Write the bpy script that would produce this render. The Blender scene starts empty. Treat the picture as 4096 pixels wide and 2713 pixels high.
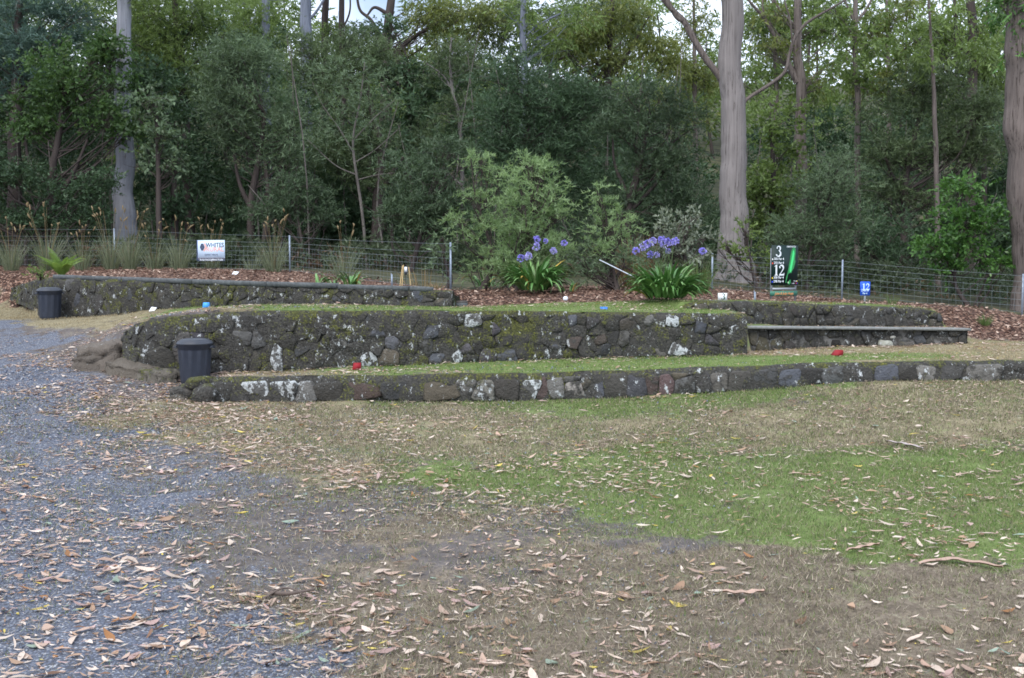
import bpy, math, random
import numpy as np

# ------------------------------------------------------------------ camera, sky, sun, exposure
SC = bpy.context.scene
COL = SC.collection
H, F, CX, CY = 1.6, 4020.0, 2048.0, 1356.5
PITCH = math.atan((CY - 1080.0) / F)
cam = bpy.data.cameras.new('camera'); cam.sensor_width = 36; cam.lens = 36 * F / 4096
cam.clip_start = 0.05; cam.clip_end = 3000
camo = bpy.data.objects.new('camera', cam); COL.objects.link(camo)
camo.location = (0, 0, H); camo.rotation_euler = (math.pi / 2 - PITCH, 0, 0)
SC.camera = camo

SUN_EL, SUN_AZ = math.radians(52), math.radians(205)      # azimuth from +Y, clockwise
W = bpy.data.worlds.new('World'); SC.world = W; W.use_nodes = True
wn = W.node_tree; bg = wn.nodes['Background']
sky = wn.nodes.new('ShaderNodeTexSky'); sky.sky_type = 'NISHITA'; sky.sun_disc = False
sky.sun_elevation = SUN_EL; sky.sun_rotation = SUN_AZ
sky.air_density = 1.0; sky.dust_density = 3.0; sky.ozone_density = 1.0
tc = wn.nodes.new('ShaderNodeTexCoord'); cn = wn.nodes.new('ShaderNodeTexNoise'); cn.inputs['Scale'].default_value = 3.2; cn.inputs['Detail'].default_value = 7
wn.links.new(tc.outputs['Generated'], cn.inputs['Vector'])
cm = wn.nodes.new('ShaderNodeMapRange'); cm.interpolation_type = 'SMOOTHSTEP'; cm.inputs[1].default_value = .28; cm.inputs[2].default_value = .48; wn.links.new(cn.outputs[0], cm.inputs[0])
cx = wn.nodes.new('ShaderNodeMix'); cx.data_type = 'RGBA'; wn.links.new(cm.outputs[0], cx.inputs[0]); wn.links.new(sky.outputs[0], cx.inputs[6]); cx.inputs[7].default_value = (6.7, 7.5, 9.0, 1)
wn.links.new(cx.outputs[2], bg.inputs[0]); bg.inputs[1].default_value = 0.105
sl = bpy.data.lights.new('sun', 'SUN'); sl.energy = 1.15; sl.angle = math.radians(30); sl.color = (1, .95, .88)
so = bpy.data.objects.new('sun', sl); COL.objects.link(so)
sdir = (math.sin(SUN_AZ) * math.cos(SUN_EL), math.cos(SUN_AZ) * math.cos(SUN_EL), math.sin(SUN_EL))
from mathutils import Vector, Matrix
so.rotation_euler = Vector(sdir).to_track_quat('Z', 'Y').to_euler(); so.location = (0, -10, 40)
SC.view_settings.view_transform = 'Standard'; SC.view_settings.look = 'None'
SC.view_settings.exposure = 1.05; SC.view_settings.gamma = 1
SC.view_settings.use_curve_mapping = False
cy = SC.cycles
cy.max_bounces = 5; cy.diffuse_bounces = 3; cy.glossy_bounces = 2; cy.transmission_bounces = 3; cy.transparent_max_bounces = 4
cy.filter_width = 1.7

rng = np.random.default_rng(7); random.seed(7)

# ------------------------------------------------------------------ helpers
def P(px, py, d):
    """the point seen at photo pixel (px, py), d metres in front of the camera"""
    a, b = (px - CX) / F, (CY - py) / F
    c, s = math.cos(PITCH), math.sin(PITCH)
    dy, dz = c + b * s, -s + b * c
    k = d / dy
    return np.array((a * k, d, H + dz * k))

def X(px, d): return P(px, 1080, d)[0]

def lin(c):                                   # sRGB 0..255 -> linear
    return tuple((v / 255 / 12.92) if v / 255 <= .04045 else ((v / 255 + .055) / 1.055) ** 2.4 for v in c)

_tab = np.random.default_rng(99).random((256, 256))
def vnoise(x, y):
    x = np.asarray(x, float); y = np.asarray(y, float)
    i, j = np.floor(x).astype(int), np.floor(y).astype(int)
    fx, fy = x - i, y - j
    fx = fx * fx * (3 - 2 * fx); fy = fy * fy * (3 - 2 * fy)
    g = lambda a, b: _tab[a % 256, b % 256]
    return (g(i, j) * (1 - fx) + g(i + 1, j) * fx) * (1 - fy) + (g(i, j + 1) * (1 - fx) + g(i + 1, j + 1) * fx) * fy
def fbm(x, y, o=4):
    s, a, t = 0, 1, 0
    for k in range(o):
        s = s + a * vnoise(np.asarray(x) * 2 ** k + 17.3 * k, np.asarray(y) * 2 ** k + 5.1 * k); t += a; a *= .5
    return s / t
def sstep(a, b, v):
    t = np.clip((np.asarray(v, float) - a) / (b - a), 0, 1); return t * t * (3 - 2 * t)

def new_mesh(name, V, faces, attrs=None, smooth=False):
    """faces: list of integer arrays (n,k)"""
    V = np.asarray(V, np.float32)
    me = bpy.data.meshes.new(name)
    faces = [np.asarray(f, np.int32) for f in faces if len(f)]
    tot = np.concatenate([np.full(len(f), f.shape[1], np.int32) for f in faces])
    idx = np.concatenate([f.ravel() for f in faces])
    me.vertices.add(len(V)); me.vertices.foreach_set('co', V.ravel())
    me.loops.add(len(idx)); me.loops.foreach_set('vertex_index', idx)
    me.polygons.add(len(tot))
    st = np.zeros(len(tot), np.int32); st[1:] = np.cumsum(tot)[:-1]
    me.polygons.foreach_set('loop_start', st)
    if smooth: me.polygons.foreach_set('use_smooth', np.ones(len(tot), bool))
    for k, a in (attrs or {}).items():
        a = np.asarray(a, np.float32)
        if a.ndim == 1:
            at = me.attributes.new(k, 'FLOAT', 'POINT'); at.data.foreach_set('value', a)
        else:
            if a.shape[1] == 3: a = np.concatenate([a, np.ones((len(a), 1), np.float32)], 1)
            at = me.attributes.new(k, 'FLOAT_COLOR', 'POINT'); at.data.foreach_set('color', a.ravel())
    me.update(calc_edges=True); me.validate()
    return me

def wloc(o):
    v = np.zeros(3)
    while o is not None: v += np.array(o.location); o = o.parent
    return v

def add(name, V, faces, m, parent=None, attrs=None, smooth=False, own=False, local=False, color=None):
    """one mesh object.  V is in world coordinates (parents are never turned) unless local"""
    V = np.asarray(V, float)
    if isinstance(faces, np.ndarray): faces = [faces]
    elif len(faces) and not isinstance(faces[0], np.ndarray):
        by = {}
        for f in faces: by.setdefault(len(f), []).append(f)
        faces = [np.array(f) for f in by.values()]
    base = np.zeros(3) if (local or parent is None) else wloc(parent)
    off = V.mean(0) if own else base
    if own and local: off = V.mean(0)
    me = new_mesh(name, V - (off if not (local and not own) else 0), faces, attrs, smooth)
    o = bpy.data.objects.new(name, me); COL.objects.link(o)
    if m is not None: me.materials.append(m)
    if parent is not None: o.parent = parent
    if own: o.location = off - base
    elif parent is None and not local: o.location = off
    if color is not None: o.color = (*color[:3], 1)
    return o

def thing(name, label, cat, loc, group=None, rz=0, mesh=None):
    o = bpy.data.objects.new(name, mesh); COL.objects.link(o)
    o.location = tuple(loc); o.rotation_euler = (0, 0, rz)
    return tag(o, label, cat, group)
def tag(o, label=None, cat=None, group=None, kind=None):
    if label: o['label'] = label
    if cat: o['category'] = cat
    if group: o['group'] = group
    if kind: o['kind'] = kind
    return o
def copy_tree(o, parent=None):
    c = o.copy(); COL.objects.link(c); c.parent = parent
    for ch in list(o.children): copy_tree(ch, c)
    return c

def tube(pts, rad, n=7, close=True):
    pts = np.asarray(pts, float); rad = np.broadcast_to(np.asarray(rad, float), (len(pts),))
    t = np.gradient(pts, axis=0); t /= np.linalg.norm(t, axis=1)[:, None] + 1e-9
    ref = np.array((0, 1., 0)) if abs(t[0][1]) < .8 else np.array((1., 0, 0))
    a = np.cross(t, ref); a /= np.linalg.norm(a, axis=1)[:, None] + 1e-9
    b = np.cross(t, a)
    ang = np.linspace(0, 2 * np.pi, n, endpoint=False)
    V = pts[:, None] + rad[:, None, None] * (np.cos(ang)[None, :, None] * a[:, None] + np.sin(ang)[None, :, None] * b[:, None])
    V = V.reshape(-1, 3); m = len(pts)
    i = np.arange(m - 1)[:, None] * n; k = np.arange(n)[None]; k2 = (k + 1) % n
    Fq = np.stack([i + k, i + k2, i + n + k2, i + n + k], -1).reshape(-1, 4)
    return V, Fq
def smooth_path(pts, n):
    pts = np.asarray(pts, float); q = np.concatenate([[2 * pts[0] - pts[1]], pts, [2 * pts[-1] - pts[-2]]])
    out = []; m = len(pts) - 1
    for s in np.linspace(0, m, n):
        i = min(int(s), m - 1); t = s - i
        a, b, c, d = q[i:i + 4]
        out.append(.5 * (2 * b + (c - a) * t + (2 * a - 5 * b + 4 * c - d) * t * t + (3 * b - a - 3 * c + d) * t ** 3))
    return np.array(out)
class MB:
    def __init__(s): s.V, s.F, s.n = [], [], 0
    def add(s, V, Fq):
        V = np.asarray(V, float); s.V.append(V)
        for f in (Fq if isinstance(Fq, list) else [Fq]): s.F.append(np.asarray(f) + s.n)
        s.n += len(V)
    def box(s, c, d, R=None):
        c = np.asarray(c, float); h = np.asarray(d, float) / 2
        v = np.array([(x, y, z) for x in (-1, 1) for y in (-1, 1) for z in (-1, 1)]) * h
        if R is not None: v = v @ np.asarray(R).T
        s.add(v + c, np.array([(0, 1, 3, 2), (4, 6, 7, 5), (0, 4, 5, 1), (2, 3, 7, 6), (0, 2, 6, 4), (1, 5, 7, 3)]))
    def tube(s, p, r, n=6): s.add(*tube(p, r, n))
    def get(s):
        by = {}
        for f in s.F: by.setdefault(f.shape[1], []).append(f)
        return np.concatenate(s.V), [np.concatenate(v) for v in by.values()]
def rotz(a): c, s = math.cos(a), math.sin(a); return np.array(((c, -s, 0), (s, c, 0), (0, 0, 1)))

# ------------------------------------------------------------------ node helpers / materials
class NT:
    def __init__(s, name):
        s.m = bpy.data.materials.new(name); s.m.use_nodes = True
        s.t = s.m.node_tree; s.b = s.t.nodes['Principled BSDF']; s.o = s.t.nodes['Material Output']
        s.b.inputs['Roughness'].default_value = .85
        s.b.inputs['Specular IOR Level'].default_value = .25
    def n(s, typ, props=None, **k):
        x = s.t.nodes.new('ShaderNode' + typ)
        for a, v in (props or {}).items(): setattr(x, a, v)
        for a, v in k.items():
            key = int(a[1:]) if a[0] == 'i' and a[1:].isdigit() else a.replace('_', ' ')
            s.set(x.inputs[key], v)
        return x
    def set(s, sock, v):
        if isinstance(v, bpy.types.NodeSocket): s.t.links.new(v, sock)
        elif isinstance(v, bpy.types.Node): s.t.links.new(v.outputs[0], sock)
        elif isinstance(v, tuple) and len(v) == 3 and sock.type == 'RGBA': sock.default_value = (*v, 1)
        else: sock.default_value = v
    def noise(s, scale, detail=4, vec=None, rough=.55, dist=0):
        x = s.n('TexNoise', Scale=scale, Detail=detail, Roughness=rough, Distortion=dist)
        s.t.links.new(vec if vec is not None else s.pos(), x.inputs['Vector']); return x.outputs[0]
    def pos(s):
        if not hasattr(s, '_p'): s._p = s.n('NewGeometry')
        return s._p.outputs['Position']
    def scaled(s, v): return s.n('VectorMath', {'operation': 'MULTIPLY'}, i0=s.pos(), i1=v).outputs[0]
    def attr(s, name): return s.n('Attribute', {'attribute_name': name})
    def math(s, op, a, b=0., c=0., clamp=False):
        return s.n('Math', {'operation': op, 'use_clamp': clamp}, i0=a, i1=b, i2=c).outputs[0]
    def step(s, v, lo, hi):
        return s.n('MapRange', {'interpolation_type': 'SMOOTHSTEP'}, i0=v, i1=lo, i2=hi).outputs[0]
    def mix(s, f, a, b, blend='MIX'):
        x = s.t.nodes.new('ShaderNodeMix'); x.data_type = 'RGBA'; x.blend_type = blend
        s.set(x.inputs[0], f); s.set(x.inputs[6], a); s.set(x.inputs[7], b); return x.outputs[2]
    def ramp(s, v, stops):
        x = s.n('ValToRGB', i0=v); r = x.color_ramp
        while len(r.elements) < len(stops): r.elements.new(.5)
        for e, (p, c) in zip(r.elements, stops): e.position = p; e.color = (*c, 1)
        return x.outputs[0]
    def bump(s, h, strength=.5, dist=.01):
        x = s.n('Bump', Strength=strength, Distance=dist, Height=h); s.t.links.new(x.outputs[0], s.b.inputs['Normal']); return x
    def color(s, c): s.set(s.b.inputs['Base Color'], c); return s.m

def simple(name, c, rough=.6, metal=0, var=.25, scale=30, spec=.3):
    t = NT(name); c = tuple(c)
    t.b.inputs['Roughness'].default_value = rough; t.b.inputs['Metallic'].default_value = metal
    t.b.inputs['Specular IOR Level'].default_value = spec
    n = t.noise(scale, 5); n2 = t.noise(scale * .13, 3)
    d = tuple(v * (1 - var) for v in c); e = tuple(min(1, v * (1 + var)) for v in c)
    k = t.math('MULTIPLY_ADD', n, .6, t.math('MULTIPLY', n2, .4))
    t.bump(n, .15, .004)
    return t.color(t.ramp(k, [(.3, d), (.7, e)]))

def foliage(name, dark, light, trans=.3, gloss=.5):
    t = NT(name); a = t.attr('tint')
    c = t.mix(a.outputs['Fac'], dark, light)
    t.b.inputs['Roughness'].default_value = gloss; t.b.inputs['Specular IOR Level'].default_value = .3
    t.color(c)
    tr = t.n('BsdfTranslucent'); t.set(tr.inputs[0], t.mix(.5, c, (light[0] * 1.3, light[1] * 1.35, light[2] * .7)))
    mx = t.n('MixShader', Fac=trans); t.t.links.new(t.b.outputs[0], mx.inputs[1]); t.t.links.new(tr.outputs[0], mx.inputs[2])
    t.t.links.new(mx.outputs[0], t.o.inputs[0]); return t.m

def vcol(name, trans=.15, rough=.7):
    t = NT(name); c = t.attr('col').outputs['Color']
    t.b.inputs['Roughness'].default_value = rough; t.color(c)
    tr = t.n('BsdfTranslucent'); t.set(tr.inputs[0], c)
    mx = t.n('MixShader', Fac=trans); t.t.links.new(t.b.outputs[0], mx.inputs[1]); t.t.links.new(tr.outputs[0], mx.inputs[2])
    t.t.links.new(mx.outputs[0], t.o.inputs[0]); return t.m

def bark(name, dark, light, fis=(.03, .022, .02), zs=.55, xs=7.0, fiss=.42):
    t = NT(name)
    v = t.scaled((xs, xs, zs)); n = t.noise(1.6, 8, v, .62, .4); w = t.noise(1.2, 3); f = t.noise(3.2, 6, v, .7, .8)
    s = t.noise(30, 4)
    c = t.ramp(t.math('MULTIPLY_ADD', n, .65, t.math('MULTIPLY', w, .35)), [(.34, dark), (.66, light)])
    c = t.mix(t.step(f, fiss, fiss - .1), c, fis)
    c = t.mix(t.math('MULTIPLY', s, .35), c, tuple(v * .6 for v in light))
    t.bump(t.math('ADD', n, t.math('MULTIPLY', f, .8)), .5, .025)
    return t.color(c)
# ------------------------------------------------------------------ the lie of the land
def tps(pts, lam=1e-4):
    p = np.array(pts, float); xy, z = p[:, :2], p[:, 2]; n = len(p)
    U = lambda r2: np.where(r2 > 1e-9, .5 * r2 * np.log(r2 + 1e-12), 0)
    K = U(((xy[:, None] - xy[None]) ** 2).sum(-1)) + lam * np.eye(n)
    A = np.zeros((n + 3, n + 3)); A[:n, :n] = K; A[:n, n] = 1; A[:n, n + 1:] = xy
    A[n, :n] = 1; A[n + 1:, :n] = xy.T
    s = np.linalg.solve(A, np.concatenate([z, np.zeros(3)]))
    def f(x, y):
        sh = np.shape(x); q = np.stack([np.ravel(x), np.ravel(y)], -1).astype(float); out = np.zeros(len(q))
        for i in range(0, len(q), 40000):
            c = q[i:i + 40000]
            out[i:i + 40000] = U(((c[:, None] - xy[None]) ** 2).sum(-1)) @ s[:n] + s[n] + c @ s[n + 1:]
        return out.reshape(sh)
    return f

# wall lines: (photo px, depth, top py, base py)
W1 = [(837, 11.2, 1519, 1610), (1000, 11.28, 1513, 1609), (1500, 11.3, 1506, 1608), (1700, 11.3, 1503, 1608), (2100, 11.3, 1497, 1604),
      (2550, 11.3, 1485, 1588), (3000, 11.3, 1467, 1561), (3546, 11.3, 1451, 1526), (4096, 11.3, 1447, 1521), (5000, 11.3, 1436, 1500)]
W2 = [(478, 12.95, 1342, 1400), (492, 12.7, 1318, 1440), (525, 12.45, 1298, 1475), (585, 12.3, 1283, 1500), (653, 12.25, 1273, 1508), (867, 12.3, 1254, 1495), (1100, 12.4, 1246, 1486), (1697, 12.6, 1246, 1460),
      (2100, 12.8, 1248, 1444), (2550, 13.0, 1253, 1430), (2990, 13.1, 1260, 1420)]
W3 = [(40, 21.5, 1150, 1182), (120, 19.0, 1122, 1215), (185, 17.8, 1112, 1268), (245, 17.5, 1112, 1270), (480, 16.9, 1118, 1258), (600, 16.6, 1122, 1242), (826, 16.05, 1132, 1228), (1000, 15.6, 1139, 1226),
      (1340, 15.1, 1149, 1229), (1720, 14.7, 1161, 1231), (1805, 14.6, 1166, 1233)]
W4 = [(2992, 13.57, 1312, 1425), (3240, 13.88, 1313, 1392), (3560, 14.02, 1314, 1385), (3875, 14.12, 1317, 1378)]
W5 = [(2705, 14.05, 1250, 1262), (2740, 14.05, 1222, 1262), (2800, 14.05, 1208, 1262), (2990, 14.1, 1208, 1306), (3200, 14.2, 1216, 1306), (3380, 14.3, 1223, 1306),
      (3560, 14.4, 1229, 1308), (3700, 14.5, 1233, 1310), (3775, 14.55, 1258, 1312)]
Tp = lambda Wl: [tuple(P(a, c, d)) for a, d, c, e in Wl]
Bp = lambda Wl: [tuple(P(a, e, d)) for a, d, c, e in Wl]
PD = lambda L: [tuple(P(*q)) for q in L]
ROAD = PD([(60, 1600, 10.8), (100, 1400, 14.4), (195, 1274, 18), (20, 1245, 19.5), (-400, 1600, 10.8), (-400, 1400, 14.4), (-400, 1270, 18), (-1500, 1500, 11.5), (-1500, 1300, 16),
           (-300, 1200, 24), (-1500, 1190, 24)])
FLAT = [(x, y, 0) for x in (-14, -7, -2, 3, 8, 14) for y in (-8, 0, 4, 7)] + [(x, 9, .03) for x in (-2, 1)] + [(x, 8.9, .03 + max(0, x) * .012) for x in (3, 6, 10)] + [(-4.5, 9, .04)]
fL = tps(FLAT + Bp(W1) + ROAD + PD([(560, 1560, 11.6), (380, 1480, 12.6), (640, 1620, 10.9)]))
fT1 = tps(Tp(W1) + Bp(W2)[5:] + Bp(W4)[1:] + ROAD + PD([(700, 1545, 11.7), (560, 1520, 12.2), (380, 1480, 12.6), (3950, 1372, 14.6), (4300, 1365, 15), (5000, 1360, 15)]))
fT2r = tps(Tp(W2)[1:] + Bp(W3)[2:] + [(p[0], p[1], p[2] + .19) for p in Tp(W4)] + ROAD +
           PD([(430, 1340, 13.5), (380, 1355, 13.5), (330, 1372, 13.4), (250, 1310, 15.5), (2130, 1226, 14.6), (2500, 1222, 14.6), (2640, 1235, 14.0), (2670, 1206, 15.2),
               (4100, 1340, 16.5), (5000, 1340, 16.5)]))
fT2 = lambda x, y: fT2r(x, y) - .19 * sstep(3.06, 3.24, x)
fU = tps(Tp(W3)[1:] + Tp(W5)[2:-1] + [(-7.9, 17.3, 1.50)] + PD([(460, 1073, 25), (1160, 1091, 22), (1803, 1173, 17.5), (2848, 1160, 20), (3367, 1207, 20.5), (4087, 1287, 18.5),
          (2130, 1168, 16.5), (2300, 1160, 17), (2670, 1202, 15.2), (3140, 1206, 15.5), (3460, 1216, 15.5), (3900, 1300, 16), (3950, 1235, 18), (4800, 1330, 18),
          (2935, 1116, 24), (4110, 1238, 21), (-300, 1085, 24), (-300, 1125, 21), (700, 1090, 20)]) +
         [(-20, 35, 2.3), (-8, 35, 2.1), (3, 35, 1.8), (15, 35, 1.3), (-25, 45, 5), (0, 45, 4.5), (25, 45, 3.6), (-40, 62, 11), (0, 62, 10), (40, 62, 8.5), (-60, 110, 24), (0, 110, 22), (60, 110, 20)])
xy = lambda Wl: ([X(a, d) for a, d, c, e in Wl], [d for a, d, c, e in Wl])
s1x, s1y = xy(W1); s2x, s2y = xy(W2); s4x, s4y = xy(W4); s3x, s3y = xy(W3); s5x, s5y = xy(W5)
L2x, L2y = s2x + s4x, s2y + s4y
L3x, L3y = s3x + s5x, s3y + s5y
IN = .1
def zf(x, y):
    x = np.asarray(x, float); y = np.asarray(y, float)
    w1 = np.interp(x, [-5.2, -4.2, -3.35, -3.25], [4, 1.6, .5, .03])
    w2 = np.interp(x, [-6.2, -5.7, -5.15, -5.0, 6.4, 6.5, 7.2], [4, 1.2, .3, .03, .03, .5, 2.5])
    w3 = np.interp(x, [-12, -9.6, -8.9, -.95, -.85, -.4, 1.9, 2.3, 2.4, 6.2, 6.4, 6.9], [2, .5, .03, .03, .6, 2.6, 2.2, .5, .03, .03, .5, 2.2])
    t1 = sstep(0, 1, (y - np.interp(x, s1x, s1y) - IN) / w1)
    t2 = sstep(0, 1, (y - np.interp(x, L2x, L2y) - IN) / w2)
    t3 = sstep(0, 1, (y - np.interp(x, L3x, L3y) - IN) / w3)
    L = fL(x, y); A = fT1(x, y); B = fT2(x, y); C = fU(x, y)
    z = L + (A - L) * t1; z = z + (B - z) * t2; z = z + (C - z) * t3
    far = sstep(70, 120, y)
    return z * (1 - far) + 20 * far
_hd = np.concatenate([np.arange(2.5, 24, .02), np.arange(24, 90, .2)])
def on(px, py):
    """the point of the ground seen at a photo pixel"""
    q0, q1 = P(px, py, 1.0), P(px, py, 2.0)
    x = q0[0] * _hd; zr = H + (q0[2] - H) * _hd
    i = np.argmax(zr <= zf(x, _hd)); d = _hd[i]
    return np.array((x[i], d, float(zf(x[i], d))))
def gz(x, y): return float(zf(np.array([x]), np.array([y]))[0])

# what covers the ground, read at spots of the photograph: g gravel, d bare dirt, y dry grass, n green, b brown thatch, m mulch; and how thick the fallen leaves lie
COVER = '''100 2650 g .45/500 2650 g .5/900 2650 g .6/1130 2650 g .9/1350 2650 b 1/1550 2650 b .95/1900 2650 b .7/2400 2650 b .6/2900 2650 b .5/3400 2650 b .6/3900 2650 b .5
100 2400 g .4/500 2400 g .45/850 2400 g .45/1000 2400 g .75/1180 2400 d .95/1300 2480 b .9/1450 2400 d .5/1800 2420 b .5/2300 2400 b .45/2800 2400 b .35/3300 2400 b .3/3900 2420 b .3
100 2200 g .4/500 2200 g .4/740 2200 g .55/900 2200 d .75/1040 2200 d .3/1200 2200 d .1/1450 2210 d .2/1650 2220 b .3/1800 2180 d .25/2000 2210 d .25/2350 2200 b .3/2550 2180 d .3/2750 2210 b .3/2950 2200 b .3/2800 2110 n .35/3000 2290 b .3/3150 2150 n .3/3400 2190 n .3/3250 2230 b .3/3600 2260 b .3/3900 2170 n .3/3900 2290 b .25
100 2050 g .35/450 2050 g .4/600 2050 g .55/720 2050 d .8/860 2060 d .35/1100 2050 d .1/1500 2050 d .35/1750 2050 b .5/1950 2050 d .5/2150 2040 b .55/2300 2060 d .5/2450 2050 n .45/2620 2070 d .4/1650 2130 b .3/2000 2150 d .2/2750 2000 n .35/3200 2050 n .35/3900 2050 n .3
100 1900 g .35/400 1900 g .4/530 1900 g .6/660 1900 d .85/1000 1900 y .5/1400 1910 y .7/1700 1930 n .75/1900 1890 n .7/2200 1910 n .6/2700 1900 n .4/3300 1900 n .35/3900 1900 n .25/3900 1830 n .25/3400 1850 n .3
100 1780 g .35/350 1780 g .5/560 1780 g .7/700 1780 y .75/1000 1780 y .6/1400 1780 y .4/1900 1790 y .3/2400 1780 y .25/3000 1780 y .2/3500 1740 y .25/4000 1760 y .2/2500 1820 n .4
60 1680 g .3/300 1680 g .5/480 1690 y .75/800 1680 y .9/1100 1680 y .6/1500 1680 y .3/2000 1680 y .25/2500 1680 y .2/3000 1680 y .2/3500 1680 y .25/4000 1660 y .2
40 1600 g .3/230 1600 g .5/360 1610 d .75/520 1600 d .8/700 1620 y .8/1300 1625 y .3/1900 1625 y .2/2400 1610 n .15/2800 1590 n .15/3200 1560 n .15/3600 1550 y .15
100 1540 g .25/240 1540 g .5/350 1540 d .8/560 1545 d .7/740 1560 d .8/100 1450 g .25/250 1450 d .5/60 1380 g .2/180 1370 g .25/300 1390 d .35/60 1300 g .15/150 1310 d .2/330 1330 d .3/480 1300 d .3/620 1275 y .3
60 1262 y .2/40 1225 y .2/110 1235 y .3/30 1196 y .3/260 1285 y .2/360 1280 y .3/560 1262 y .2/780 1240 n .05/1100 1236 n .03/1500 1236 n .03/1900 1238 n .03/2250 1240 n .05/2450 1232 n .2/2640 1235 n .4
700 1530 d .5/820 1512 y .25/1000 1500 y .2/1250 1488 n .15/1500 1480 n .12/2000 1470 n .15/2500 1455 n .15/3000 1442 n .1/3150 1412 y .35/3500 1400 y .35/3500 1435 n .1/3900 1395 y .2/4050 1425 y .15'''
cov = []
for item in COVER.replace('\n', '/').split('/'):
    a, b, k, l = item.split(); cov.append((*on(float(a), float(b))[:2], 'gdynbm'.index(k), float(l)))
for x in (-12, -9, -6, -3.4): cov += [(x, 2, 0, .4), (x, -3, 0, .4)]
for x in (-1.6, 1, 4, 8, 12): cov += [(x, 2, 4, .5), (x, -3, 4, .4)]
for y in (4.5, 7, 9, 11.5): cov += [(-12, y, 0, .3), (11, y, 4 if y < 6 else 2, .3)]
cov = np.array(cov)
warp = lambda x, y: (np.asarray(x) / np.maximum(y, 3) * 2.2, np.log(np.maximum(y, 2.)) * 2.6)
cw = np.stack(warp(cov[:, 0], cov[:, 1]), -1)
MULCH_Y = lambda x: np.interp(x, L3x + [7.2, 9], L3y + [14.6, 14.6])
def cover(x, y):
    x = np.asarray(x, float).ravel(); y = np.asarray(y, float).ravel()
    jx = x + (fbm(x * .9, y * .9) - .5) * 1.1 + (fbm(x * 4, y * 4) - .5) * .9; jy = y + (fbm(x * .9 + 50, y * .9) - .5) * 1.3 + (fbm(x * 4 + 90, y * 4) - .5) * .9
    q = np.stack(warp(jx, jy), -1); out = np.zeros((len(q), 6)); lf = np.zeros(len(q))
    for i in range(0, len(q), 20000):
        d2 = ((q[i:i + 20000, None] - cw[None]) ** 2).sum(-1) + 1e-4
        w = d2 ** -1.08; w /= w.sum(1)[:, None]
        for k in range(6): out[i:i + 20000, k] = w[:, cov[:, 2] == k].sum(1)
        lf[i:i + 20000] = w @ cov[:, 3]
    # behind the upper walls and in the bank between them: bark mulch, but for a lawn strip along the top of the right wall
    my = MULCH_Y(x) + np.interp(x, [-1.2, -.6, 0, 1.2, 2.2, 2.6, 5, 6.2, 6.8, 9], [.12, .35, .55, .75, 1.15, .95, .8, .3, .2, .3]) + (fbm(x * 2, y * 2) - .5) * .25
    mm = sstep(-.12, .12, y - my) * (x > -11.5)
    lf_ = (x < -7) & (y > 16); mm[lf_] = np.maximum(mm[lf_], sstep(1.08, 1.25, zf(x[lf_], y[lf_])))
    lawn = (y > MULCH_Y(x) + .05) * (mm < .5) * (x > -.9) * (x < 6.3)
    out *= (1 - mm)[:, None]; out[:, 5] += mm
    out[lawn, :] = 0; out[lawn, 3] = 1; lf = np.where(mm > .5, .3, lf)
    return out, lf

def ax(*seg):
    return np.concatenate([np.arange(a, b, s) for a, b, s in seg])
gx = ax((-420, -60, 40), (-60, -20, 4), (-20, -10, .5), (-10, 10, .1), (10, 20, .5), (20, 60, 4), (60, 421, 40))
gy = ax((-400, -40, 40), (-40, -8, 4), (-8, 2, .5), (2, 9.6, .12), (9.6, 15.7, .055), (15.7, 20, .08), (20, 30, .3), (30, 60, 1.5), (60, 120, 6), (120, 2000, 140))
GX, GY = np.meshgrid(gx, gy)
GZ = zf(GX.ravel(), GY.ravel()).reshape(GX.shape)
GZ = np.where((np.abs(GX) > 30) & (GY < 25), np.minimum(GZ, 2) * 0 + sstep(8, 22, GY) * 1.2, GZ)
GZ += (fbm(GX * 1.7, GY * 1.7) - .5) * .05 * (GY < 60) + (fbm(GX * 6, GY * 6) - .5) * .018 * (GY < 16)
cv, lfv = cover(GX.ravel(), GY.ravel())
cls = cv.argmax(1).reshape(GX.shape)
ny, nx = GX.shape
VG = np.stack([GX, GY, GZ], -1).reshape(-1, 3)
qi = np.arange((ny - 1) * (nx - 1)).reshape(ny - 1, nx - 1); r_, c_ = np.divmod(qi.ravel(), nx - 1)
Q = np.stack([r_ * nx + c_, r_ * nx + c_ + 1, (r_ + 1) * nx + c_ + 1, (r_ + 1) * nx + c_], -1)
fx, fy = GX.ravel()[Q].mean(1), GY.ravel()[Q].mean(1)
fcls = cv[Q].mean(1).argmax(1)
fence_y = lambda x: np.interp(x, [-14, -9.8, -4.8, -1.05, 2, 4.2, 6.8, 9.4], [28, 25, 22, 17.5, 19, 20, 20.5, 18.5])
fi1 = np.interp(fx, s1x, s1y) + .14; fi2 = np.interp(fx, L2x, L2y) + .14
reg = np.full(len(Q), 'ground', object)
reg[(fcls == 0) & (fx < .5)] = 'gravel_road'
reg[(fy > fi1) & (fx > -3.4) & (reg == 'ground')] = 'lower_terrace_lawn'
reg[(fy > fi2) & (fx > -4.9) & (fx < 6.6) & (reg != 'gravel_road')] = 'upper_terrace_lawn'
reg[(fcls == 5)] = 'garden_bed'
reg[(fy > fence_y(fx) + 1)] = 'forest_floor'

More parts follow.
